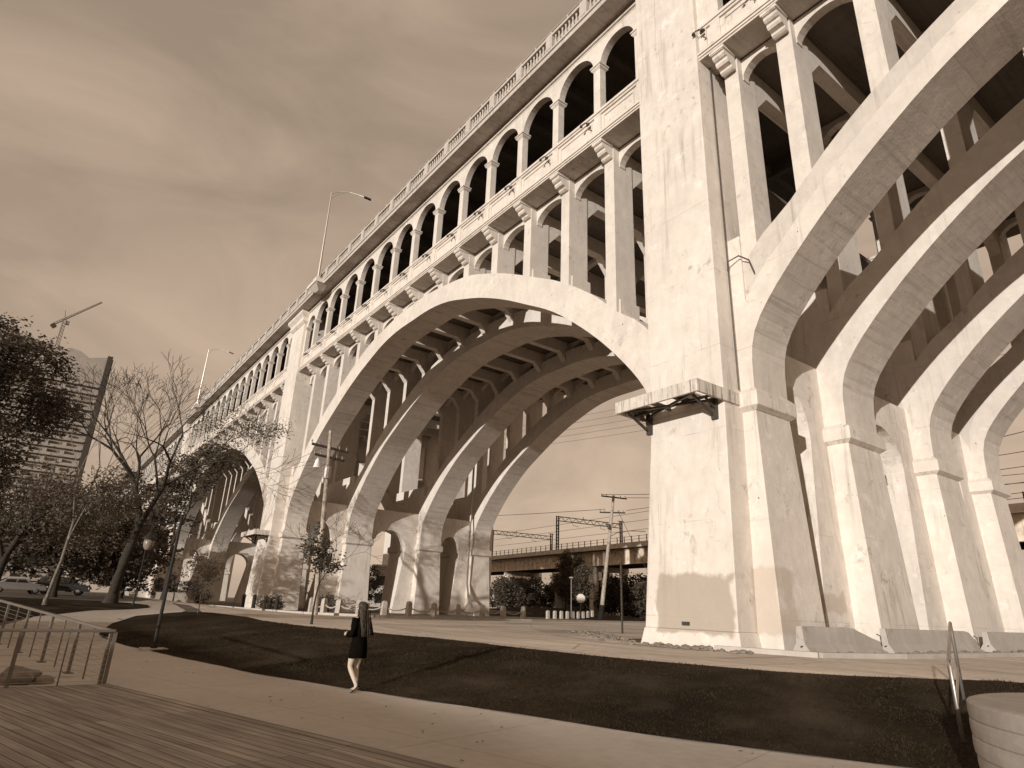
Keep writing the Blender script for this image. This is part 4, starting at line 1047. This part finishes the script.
for i, (x, y, h, rad) in enumerate(far):
    where = ['left end of the viaduct opening', 'back of the viaduct opening behind the first one', 'middle of the viaduct opening', 'behind the young pair', 'right of the young pair', 'left of the leaning pole', 'behind the leaning pole', 'right of the leaning pole', 'just left of the near pylon', 'gap between the far legs', 'left part of the gap between the far legs', 'back of the gap between the far legs', 'right part of the gap between the far legs'][i]
    tree('leafy_tree', 'dark tree under the railway viaduct, '+where if i < 9 else 'dark tree seen through the bridge legs, '+where, (x, y), h, .2, 4, 80+i, leafn=5200, leafs=.30, leafm='leaf_dark', spread=.6, L0=.25, blobs=[((0, 0, h*.5), (rad, rad, h*.5), 120)], lsp=.6)
# trees beside the photographer that throw their shade on the far pylon (outside the picture to the left)
tree('leafy_tree', 'tall thin-crowned tree on the bank to the left, outside the shade of the others', (-57, -19), 22, .36, 6, 93, leafn=2600, leafs=.18, leafm='leaf', spread=.55, L0=.28, blobs=[((0, 0, 15), (5, 5, 4.5), 70)], lsp=.5)

# ------------------------------------------------------------------ low stone wall, cars, tower, crane, far buildings
t = thing('stone_wall', 'low dark stone retaining wall at the foot of the second arch', 'wall', (-90, 15.6, -1))
mb = MB(); mb.beam((-6, -1.0, .55), (7.5, .6, .55), .5, 1.3); lpart(mb, 'wall_body', 'rock', t)
mb = MB(); mb.beam((-6.1, -1.0, 1.24), (7.6, .6, 1.24), .62, .10); lpart(mb, 'coping', 'rock', t)
def car(loc, rz, label, paint, suv=True, group='cars parked at the far left'):
    t = thing('parked_car', label, 'car', loc, group, rz)
    if suv:
        prof = [(-2.25, .35), (-2.3, .75), (-2.15, 1.05), (-1.95, 1.6), (-1.7, 1.72), (.45, 1.70), (1.15, 1.12), (2.0, .98), (2.28, .80), (2.32, .38)]
    else:
        prof = [(-2.25, .33), (-2.3, .80), (-2.1, .98), (-1.5, 1.02), (-.85, 1.40), (.35, 1.42), (1.05, .98), (2.0, .86), (2.27, .7), (2.3, .33)]
    top = 1.72 if suv else 1.42
    vs = []; n = len(prof)
    for s_ in (-1, 1):
        for (x, z) in prof:
            wv = .92 if z < 1.1 else .92-.22*(z-1.1)/.6*1.3
            vs.append((x, s_*wv, z))
    fs = [tuple(range(n)), tuple(reversed(range(n, 2*n)))]+[(i, (i+1) % n, n+(i+1) % n, n+i) for i in range(n)]
    mb = MB(); mb.add(vs, fs); lpart(mb, 'body', paint, t, bevel=.06)
    mb = MB(); zt = top-.14; zb = 1.08 if suv else 1.0
    for s_ in (-1, 1):
        for (a, b) in (((-1.75, -.55), (-.45, .55)) if suv else ((-1.15, -.30), (-.22, .45))):
            mb.add([(a, s_*.935, zb), (b+(.25 if b > .3 else 0), s_*.935, zb), (b-(.05 if b > .3 else 0), s_*(.80 if suv else .84), zt), (a+.12, s_*(.80 if suv else .84), zt)], [(0, 1, 2, 3)])
    wx = prof[5]; hx = prof[6]
    mb.add([(hx[0]-.02, -.74, hx[1]+.03), (hx[0]-.02, .74, hx[1]+.03), (wx[0]+.08, .62, wx[1]-.05), (wx[0]+.08, -.62, wx[1]-.05)], [(0, 1, 2, 3)])
    if suv: mb.add([(-2.14, -.72, 1.12), (-2.14, .72, 1.12), (-1.99, .62, 1.56), (-1.99, -.62, 1.56)], [(0, 1, 2, 3)])
    else: mb.add([(-1.5, -.7, 1.05), (-1.5, .7, 1.05), (-.92, .62, 1.38), (-.92, -.62, 1.38)], [(0, 1, 2, 3)])
    lpart(mb, 'windows', 'glass_dark', t, recalc=False)
    for x in (-1.42, 1.42):
        for s_ in (-1, 1):
            mb = MB(); mb.lathe((x, s_*.80, .34), [(.20, -.12), (.33, -.11), (.34, 0), (.33, .11), (.20, .12)], 16, ax=(0, 1, 0)); w_ = lpart(mb, 'wheel', 'black', t)
            mb = MB(); mb.lathe((x, s_*.93, .34), [(.05, -.01), (.2, -.01), (.19, .02), (.04, .03)], 10, ax=(0, s_, 0)); o = mb.build('rim', 'galv', None); o.parent = w_
    for s_ in (-1, 1):
        mb = MB(); mb.box(2.24, 2.33, s_*.72-.18, s_*.72+.18, .62, .78); lpart(mb, 'headlight', 'white', t)
        mb = MB(); mb.box(-2.33, -2.22, s_*.76-.12, s_*.76+.12, .75, 1.0); lpart(mb, 'tail_light', 'steel', t)
    return t
M['paint_silver'] = plain('silver_car_paint', .45, .7, .3, .5, .03, bump=0, spec=.5)
M['paint_dark'] = plain('dark_car_paint', .05, 1.0, .25, .2, .03, bump=0, spec=.5)
def at(x, y): return (x, y, gz(x, y)+.03)
car(at(-79, -.2), R(100), 'silver saloon car parked in the open at the far left', 'paint_silver', False)
car(at(-81, 3.6), R(80), 'dark tall car parked right of the silver one', 'paint_dark', True)
car(at(-84, -7.5), R(95), 'dark saloon car parked half hidden at the left picture edge', 'paint_dark', False)
# tower block
M['tower'] = concrete('tower_facade', .36, s=1.2, boards=False)
tw = thing('tower_block', 'tall slab tower block with rows of balconies behind the left trees', 'building', (0, 0, 0))
TX, TY0, TY1, TH = -300, -62, 9.6, 93.5
mb = MB(); mb.prism([(TY0, -2), (TY1, -2), (TY1, TH), (1.5, TH-2.4), (-2.0, TH-.3), (-6, TH+.2), (-7.5, TH-4.5+3.2), (TY0, TH+9)], TX-22, TX, 'X'); mb.build('block', 'tower', tw)
mb = MB(); mb.box(TX, TX+2.2, TY1-2.0, TY1-.1, -1, TH-.5); mb.build('corner_fin', 'steel', tw)
M['tower_glass'] = plain('tower_glass', .17, 1.3, .4, 0, .5, .3, bump=0)
WREST = MB()
for k in range(24):
    z = 3+k*3.3
    mb = MB(); mb.box(TX+.05, TX+1.5, TY0+1, TY1-2.4, z, z+.22); mb.box(TX+1.4, TX+1.5, TY0+1, TY1-2.4, z+.2, z+1.1)
    for j in range(12): y = TY0+1+j*5.7; mb.box(TX+.02, TX+1.52, y, y+.3, z, z+2.6)
    o = mb.build('balcony_row', 'tower', tw)
    for j in range(11):
        y = TY0+1.8+j*5.7; q_ = MB() if j >= 7 else WREST
        q_.box(TX+.01, TX+.06, y, y+3.6, z+.4, z+2.5)
        if j >= 7: q_.build('window', 'tower_glass', tw)
tag(WREST.build('window', 'tower_glass', tw), kind='stuff')
mb = MB(); mb.box(TX-21.5, TX-.5, TY1, TY1+.3, 0, TH-1)
mb.build('end_wall', 'shade_soot', tw)
cr_ = thing('tower_crane', 'tower crane with raised jib standing behind the tower block', 'crane', (-612, -20.8, 0))
M['craneC'] = plain('crane_paint', .20, 1.5, .6, .1)
mb = MB(); ZT = 214
for dx in (-1.1, 1.1):
    for dy in (-1.1, 1.1): mb.box(dx-.24, dx+.24, dy-.24, dy+.24, 140, ZT)
for k in range(26):
    z = 140+k*2.8; mb.beam((1.1, -1.1, z), (1.1, 1.1, z+2.8), .3, .3, up=(1, 0, 0)); mb.beam((-1.1, 1.1, z), (-1.1, -1.1, z+2.8), .3, .3, up=(1, 0, 0)); mb.beam((1.1, -1.1, z), (1.1, 1.1, z), .3, .3, up=(1, 0, 0))
lpart(mb, 'mast', 'craneC', cr_)
jd = Vector((-.1, .66, .74)).normalized(); o_ = Vector((0, 0, ZT)); sd_ = Vector((1, 0, 0)); ud_ = jd.cross(sd_)
mb = MB()
for off in (sd_*.8, -sd_*.8, -ud_*1.5): mb.beam(o_-jd*9+off, o_+jd*33+off*.5, .4, .4)
for k in range(21): a = o_-jd*9+jd*(k*2); mb.beam(a+sd_*.8, a+jd-ud_*1.4, .22, .22); mb.beam(a+jd-ud_*1.4, a+jd*2-sd_*.8, .22, .22)
lpart(mb, 'jib', 'craneC', cr_)
mb = MB(); mb.obox(o_-jd*9.5+Vector((0, 0, -.8)), jd, sd_, ud_, 1.6, 1.6, 1.6); lpart(mb, 'counterweight', 'steel', cr_)
mb = MB(); mb.box(-1.1, 1.1, 1.3, 3.6, ZT-4, ZT-1); lpart(mb, 'cab', 'craneC', cr_)
mb = MB(); mb.beam(o_, o_+Vector((0, -1.5, 8)), .5, .5, up=(1, 0, 0)); lpart(mb, 'top_mast', 'craneC', cr_)
# far buildings seen through the bridge
M['bldg'] = concrete('building_wall', .62, boards=False)
M['bldg2'] = concrete('darker_building_wall', .34, boards=False)
def block(x, y, wx, wy, h, rz, label, floors, bays, m_='bldg', top=True, win=.55):
    t = thing('building', label, 'building', (x, y, -1.2), None, rz)
    mb = MB(); mb.box(-wx/2, wx/2, -wy/2, wy/2, -1, h); lpart(mb, 'walls', m_, t)
    if top: mb = MB(); mb.box(-wx/2-.3, wx/2+.3, -wy/2-.3, wy/2+.3, h, h+.6); lpart(mb, 'parapet', 'kerb', t)
    for f in range(floors):
        for b in range(bays):
            z = 1.2+(h-1.6)*f/floors; u = -wx/2+wx*(b+.5)/bays; hw = wx/bays*win/2; hh = (h-1.6)/floors*.55
            mb = MB(); mb.box(u-hw, u+hw, -wy/2-.04, -wy/2+.05, z, z+hh)
            u2 = -wy/2+wy*(b+.5)/bays; hw2 = wy/bays*win/2
            lpart(mb, 'window', 'glass_dark', t)
    return t
block(-250, 140, 34, 18, 37, math.atan2(250, 140)-math.pi/2+R(-62), 'pale office block with a grid of windows between the far bridge legs', 9, 7)
block(-205, 160, 12, 12, 19, R(50), 'small pale gabled block under the viaduct behind the dark tree', 4, 2)
block(-190, 165, 7, 10, 20, R(50), 'narrow bright tower under the viaduct', 5, 1)
block(-162, 158, 9, 9, 16, R(45), 'low pale building right of the narrow tower', 4, 2)
block(-112, 100, 6.5, 8, 8.2, R(48), 'dark shed-like building among the trees under the viaduct', 1, 1, 'bldg2')
block(-170, 96, 30, 14, 11, R(55), 'low dark building in the shade behind the far legs', 2, 6, 'bldg2')
# unseen low building added behind the photographer to shade the path and the lower lawn
pv = thing('shade_building', 'unseen flat-roofed building added behind the viewer to shade the path', 'building', (0, 0, 0))
mb = MB(); mb.box(-26, 8.2, -27, -20.6, -1.7, 2.05); mb.build('walls', 'bldg2', pv)
mb = MB(); mb.box(-27, 9.0, -28, -19.6, 2.05, 2.45); mb.build('roof', 'shade_soot', pv)
for k in range(9): mb = MB(); mb.box(-24.5+k*3.6, -22+k*3.6, -20.66, -20.52, -1.0, 1.2); mb.build('window', 'glass_dark', pv)

# ------------------------------------------------------------------ grass blades near the viewer
def in_poly(B, x, y):
    c = False; j = len(B)-1
    for i in range(len(B)):
        if (B[i][1] > y) != (B[j][1] > y) and x < (B[j][0]-B[i][0])*(y-B[i][1])/(B[j][1]-B[i][1])+B[i][0]: c = not c
        j = i
    return c
gm = MB(); rnd = random.Random(17); V = []; Fc = []
cnt = 0
while cnt < 70000:
    x = 1.0-rnd.random()**1.3*32; y = rnd.uniform(2.5, 16.5)
    if not in_poly(lawn_poly, x, y): continue
    dens = mn.noise(Vector((x*1.1, y*1.1, 3)))
    if rnd.random() > .75+dens: continue
    z = gz(x, y)+.043; D = math.hypot(x, y); hgt = rnd.uniform(.02, .045)*(1+.4*dens); wd_ = .003+.0004*D
    a = rnd.uniform(0, 6.28); lx_, ly_ = rnd.gauss(0, .03), rnd.gauss(0, .03)
    k = len(V); ca, sa = math.cos(a)*wd_, math.sin(a)*wd_
    V += [(x-ca, y-sa, z), (x+ca, y+sa, z), (x+lx_, y+ly_, z+hgt)]; Fc.append((k, k+1, k+2)); cnt += 1
gm.v, gm.f, gm.mi = V, Fc, [0]*len(Fc)
tag(gm.build('grass', 'blade', recalc=False), 'short dark rough grass covering the sloping lawn', 'grass', kind='stuff')
# a few fallen leaves and dark specks on the path and boards
dl = MB(); rnd = random.Random(23)
for k in range(90):
    x = rnd.uniform(-22, -4); y = rnd.uniform(.5, 8)
    if in_poly(lawn_poly, x, y): continue
    z = gz(x, y)+.042; s_ = rnd.uniform(.012, .04); a = rnd.uniform(0, 6.28)
    dl.add([(x-s_*math.cos(a), y-s_*math.sin(a), z), (x+s_*.5*math.sin(a), y-s_*.5*math.cos(a), z+.008), (x+s_*math.cos(a), y+s_*math.sin(a), z+.004), (x-s_*.5*math.sin(a), y+s_*.5*math.cos(a), z+.01)], [(0, 1, 2, 3)])
tag(dl.build('fallen_leaves', 'bark', recalc=False), 'small dark fallen leaves scattered on the path', 'leaves', kind='stuff')

#--PART4--
# ------------------------------------------------------------------ the walking woman
M['skin'] = plain('skin', .48, 1.6, .55, 0, .06, 3, .05)
M['hair'] = plain('hair', .05, 2.2, .7, 0, .7, 22, .3, spec=.12)
M['cloth'] = plain('black_cloth', .006, 2.0, 1.0, 0, .2, 8, .4, spec=0)
M['sole'] = plain('pale_sole', .45, 1.2, .8, 0, .1)
def skin_obj(name, mat, verts, edges, radii, parent, root=0, sub=2, smooth=True):
    me = bpy.data.meshes.new(name); me.from_pydata([tuple(v) for v in verts], edges, [])
    o = bpy.data.objects.new(name, me); COL.objects.link(o); me.materials.append(M[mat])
    md = o.modifiers.new('skin', 'SKIN'); md.use_smooth_shade = smooth; md.branch_smoothing = .6
    me.skin_vertices[0].data
    for i, r_ in enumerate(radii):
        sv = me.skin_vertices[0].data[i]; sv.radius = r_ if isinstance(r_, tuple) else (r_, r_); sv.use_root = (i == root)
    o.modifiers.new('sub', 'SUBSURF').levels = sub; o.modifiers['sub'].render_levels = sub
    if parent: o.parent = parent
    return o
px_, py_ = -12.05, 5.42
FD = Vector((-.95, -.30, 0)).normalized()           # she walks away along the path
wm = thing('person', 'woman with long hair in a short black dress and sandals walking away on the path', 'person', (px_, py_, gz(px_, py_)+.014), None, math.atan2(FD.y, FD.x))
# local axes: x forward, y to her left, z up
J = {'pel': (0, 0, .84), 'bel': (.01, 0, .98), 'che': (.0, 0, 1.16), 'nb': (0, 0, 1.31), 'neck': (.02, 0, 1.37), 'head': (.045, 0, 1.47), 'top': (.03, 0, 1.555),
     'lh': (0, .085, .80), 'lk': (.10, .075, .44), 'la': (-.14, .07, .125), 'lball': (-.055, .075, .045), 'ltoe': (.0, .08, .022),
     'rh': (0, -.085, .80), 'rk': (.10, -.085, .44), 'ra': (.06, -.085, .075), 'rball': (.17, -.09, .025), 'rtoe': (.22, -.09, .02),
     'ls': (0, .15, 1.28), 'le': (-.03, .215, 1.02), 'lw': (.17, .16, 1.00), 'rs': (0, -.15, 1.28), 're': (-.05, -.225, 1.03), 'rw': (.16, -.15, 1.02),
     'lthc': (.05, .08, .62), 'rthc': (.055, -.088, .62), 'lcalf': (-.0, .073, .31), 'rcalf': (.078, -.086, .30)}
order = list(J); idx = {k: i for i, k in enumerate(order)}
RADII = {'pel': (.125, .095), 'bel': (.10, .08), 'che': (.12, .085), 'nb': (.07, .055), 'neck': .042, 'head': (.078, .092), 'top': (.055, .062), 'lh': .085, 'rh': .085, 'lthc': .078, 'rthc': .076, 'lk': .050, 'rk': .049,
      'lcalf': .047, 'rcalf': .047, 'la': .030, 'ra': .030, 'lball': (.036, .018), 'rball': (.036, .018), 'ltoe': (.026, .012), 'rtoe': (.026, .012), 'ls': .052, 'rs': .052, 'le': .036, 're': .036, 'lw': .024, 'rw': .024}
ED = [('pel', 'bel'), ('bel', 'che'), ('che', 'nb'), ('nb', 'neck'), ('neck', 'head'), ('head', 'top'), ('pel', 'lh'), ('lh', 'lthc'), ('lthc', 'lk'), ('lk', 'lcalf'), ('lcalf', 'la'), ('la', 'lball'), ('lball', 'ltoe'),
      ('pel', 'rh'), ('rh', 'rthc'), ('rthc', 'rk'), ('rk', 'rcalf'), ('rcalf', 'ra'), ('ra', 'rball'), ('rball', 'rtoe'), ('nb', 'ls'), ('ls', 'le'), ('le', 'lw'), ('nb', 'rs'), ('rs', 're'), ('re', 'rw')]
verts = [Vector(J[k]) for k in order]; edges = [(idx[a], idx[b]) for a, b in ED]; radii = [RADII[k] for k in order]
# hands: palm and five separate curled fingers each
for s_, wk in ((1, 'lw'), (-1, 'rw')):
    w0 = Vector(J[wk]); pi_ = len(verts); verts.append(w0+Vector((.055, -.01*s_, .012))); radii.append((.030, .016)); edges.append((idx[wk], pi_))
    for f in range(4):
        off = (f-1.5)*.017; L = (.026, .030, .028, .022)[f]; k = len(verts)
        b_ = verts[pi_]+Vector((.035, -.004*s_, off)); verts += [b_, b_+Vector((L, -.010*s_, 0)), b_+Vector((L+.006, -.030*s_, .0))]
        radii += [.0085, .008, .0065]; edges += [(pi_, k), (k, k+1), (k+1, k+2)]
    k = len(verts); verts += [w0+Vector((.045, -.02*s_, .042)), w0+Vector((.075, -.035*s_, .058))]; radii += [.010, .008]; edges += [(pi_, k), (k, k+1)]
body = skin_obj('body', 'skin', verts, edges, radii, wm)
# face: nose, eyes, mouth, ears sit on the head
mb = MB(); H = Vector((.045, 0, 1.475))
mb.lathe(H+Vector((.088, 0, -.012)), [(.014, -.012), (.016, 0), (.006, .02)], 7, ax=(1, 0, .2)); mb.box(H.x+.082, H.x+.094, -.022, .022, H.z-.052, H.z-.044)
for s_ in (-1, 1): mb.lathe(H+Vector((.0, s_*.078, -.005)), [(.012, -.006), (.02, 0), (.014, .008)], 7, ax=(0, s_, 0))
lpart(mb, 'face', 'skin', wm, smooth=True)
mb = MB()
for s_ in (-1, 1): mb.lathe(H+Vector((.078, s_*.032, .012)), [(.002, -.004), (.011, .002), (.004, .009)], 8, ax=(1, 0, 0))
lpart(mb, 'eyes', 'black', wm)
# dress with loose sleeves
def loft(rows, n=20):
    mb = MB(); vs = []; fs = []
    for (cx, cyy, cz, a, b, wob) in rows:
        for k in range(n):
            t = 2*math.pi*k/n; q = 1+wob*math.sin(5*t+cz*9); vs.append((cx+math.cos(t)*a*q, cyy+math.sin(t)*b*q, cz+.006*math.sin(3*t)*(wob > 0)))
    for i in range(len(rows)-1):
        for k in range(n): fs.append((i*n+k, i*n+(k+1) % n, (i+1)*n+(k+1) % n, (i+1)*n+k))
    fs.append(tuple(k for k in range(n))); fs.append(tuple((len(rows)-1)*n+k for k in reversed(range(n)))); mb.add(vs, fs); return mb
dress = loft([(.01, 0, .60, .150, .180, .05), (.01, 0, .66, .148, .180, .045), (.0, 0, .78, .140, .178, .03), (-.005, 0, .90, .125, .160, .02), (.0, 0, 1.0, .110, .142, .02), (.0, 0, 1.10, .112, .148, .01), (.0, 0, 1.20, .112, .165, 0), (.0, 0, 1.285, .085, .165, 0), (.01, 0, 1.335, .055, .08, 0)], 24)
lpart(dress, 'dress', 'cloth', wm, smooth=True)
for a_, b_, c_ in (('ls', 'le', 'lw'), ('rs', 're', 'rw')):
    A, B_, C_ = Vector(J[a_]), Vector(J[b_]), Vector(J[c_]); mb = MB()
    mb.tube([A+Vector((0, 0, .02)), A.lerp(B_, .5), B_, B_.lerp(C_, .45), B_.lerp(C_, .8)], [.066, .062, .060, .056, .054], 12); lpart(mb, 'sleeve', 'cloth', wm, smooth=True)
# long hair over the back and shoulders
hs = MB(); rows = []
for (cx, cz, a, b) in ((.030, 1.60, .035, .035), (.02, 1.585, .075, .068), (.012, 1.54, .100, .090), (.0, 1.48, .098, .094), (-.020, 1.42, .080, .085), (-.045, 1.34, .062, .088), (-.072, 1.25, .050, .098), (-.090, 1.16, .040, .094), (-.10, 1.08, .03, .075), (-.105, 1.02, .018, .045)):
    rows.append((cx-.012, 0, cz, a, b, .045))
hs = loft(rows, 26); lpart(hs, 'hair', 'hair', wm, smooth=True)
mb = MB(); rnd = random.Random(4)
for k in range(46):
    y = rnd.uniform(-.10, .10); x0_ = -.06-rnd.random()*.035; pts = []
    for j in range(6):
        z = 1.46-.095*j-rnd.uniform(0, .01); pts.append(Vector((x0_-.030-.016*j+rnd.gauss(0, .003), y*(1+.05*j)+rnd.gauss(0, .004), z)))
    mb.tube(pts, [.008, .010, .010, .009, .007, .003], 4, cap=False)
for s_ in (-1, 1):
    for k in range(6): y = s_*(.085+.008*k/3); mb.tube([(.02, y*.9, 1.46), (.0, y, 1.36), (.02, y*1.15, 1.26), (.03+.008*k, y*1.05, 1.14)], [.012, .014, .012, .005], 5, cap=False)
lpart(mb, 'hair_strands', 'hair', wm, recalc=False)
# sandals: flat on the right foot, heel raised on the left
def sandal(heel, ball, toe, wd):
    heel, ball, toe = map(Vector, (heel, ball, toe)); mb = MB(); vs = []
    for z in (-.012, .004):
        for c, hw in ((heel-(ball-heel)*.25, .022), (heel, .034), (heel.lerp(ball, .5), .032), (ball, .045), (toe, .036), (toe+(toe-ball)*.35, .012)):
            for s_ in (-1, 1): vs.append(c+Vector((0, s_*hw, z)))
    n = 12; fs = []
    for i in range(5): fs += [(2*i, 2*i+1, 2*i+3, 2*i+2), (n+2*i, n+2*i+2, n+2*i+3, n+2*i+1), (2*i, 2*i+2, n+2*i+2, n+2*i), (2*i+1, n+2*i+1, n+2*i+3, 2*i+3)]
    fs += [(0, n, n+1, 1), (10, 11, n+11, n+10)]; mb.add(vs, fs); o = lpart(mb, 'sandal', 'cloth', wm)
    m2 = MB(); u = (ball-heel).normalized()
    m2.tube([ball+Vector((-.02, -.045, .0)), ball+Vector((-.0, -.02, .035)), ball+Vector((.02, .0, .03)), ball+Vector((-.0, .02, .035)), ball+Vector((-.02, .045, .0))], .008, 6)
    m2.build('strap', 'black', None).parent = o
    m3 = MB(); vs = []
    for c, hw in ((heel-(ball-heel)*.2, .018), (heel, .028), (heel.lerp(ball, .5), .026), (ball, .038), (toe, .03)):
        for s_ in (-1, 1): vs.append(c+Vector((0, s_*hw, -.0145)))
    m3.add(vs, [(2*i, 2*i+1, 2*i+3, 2*i+2) for i in range(4)]); m3.build('sole', 'sole', None).parent = o
sandal((-.17, .07, .115), (-.055, .075, .030), (.0, .08, .006), .04)
sandal((.03, -.085, .016), (.17, -.09, .010), (.22, -.09, .006), .04)
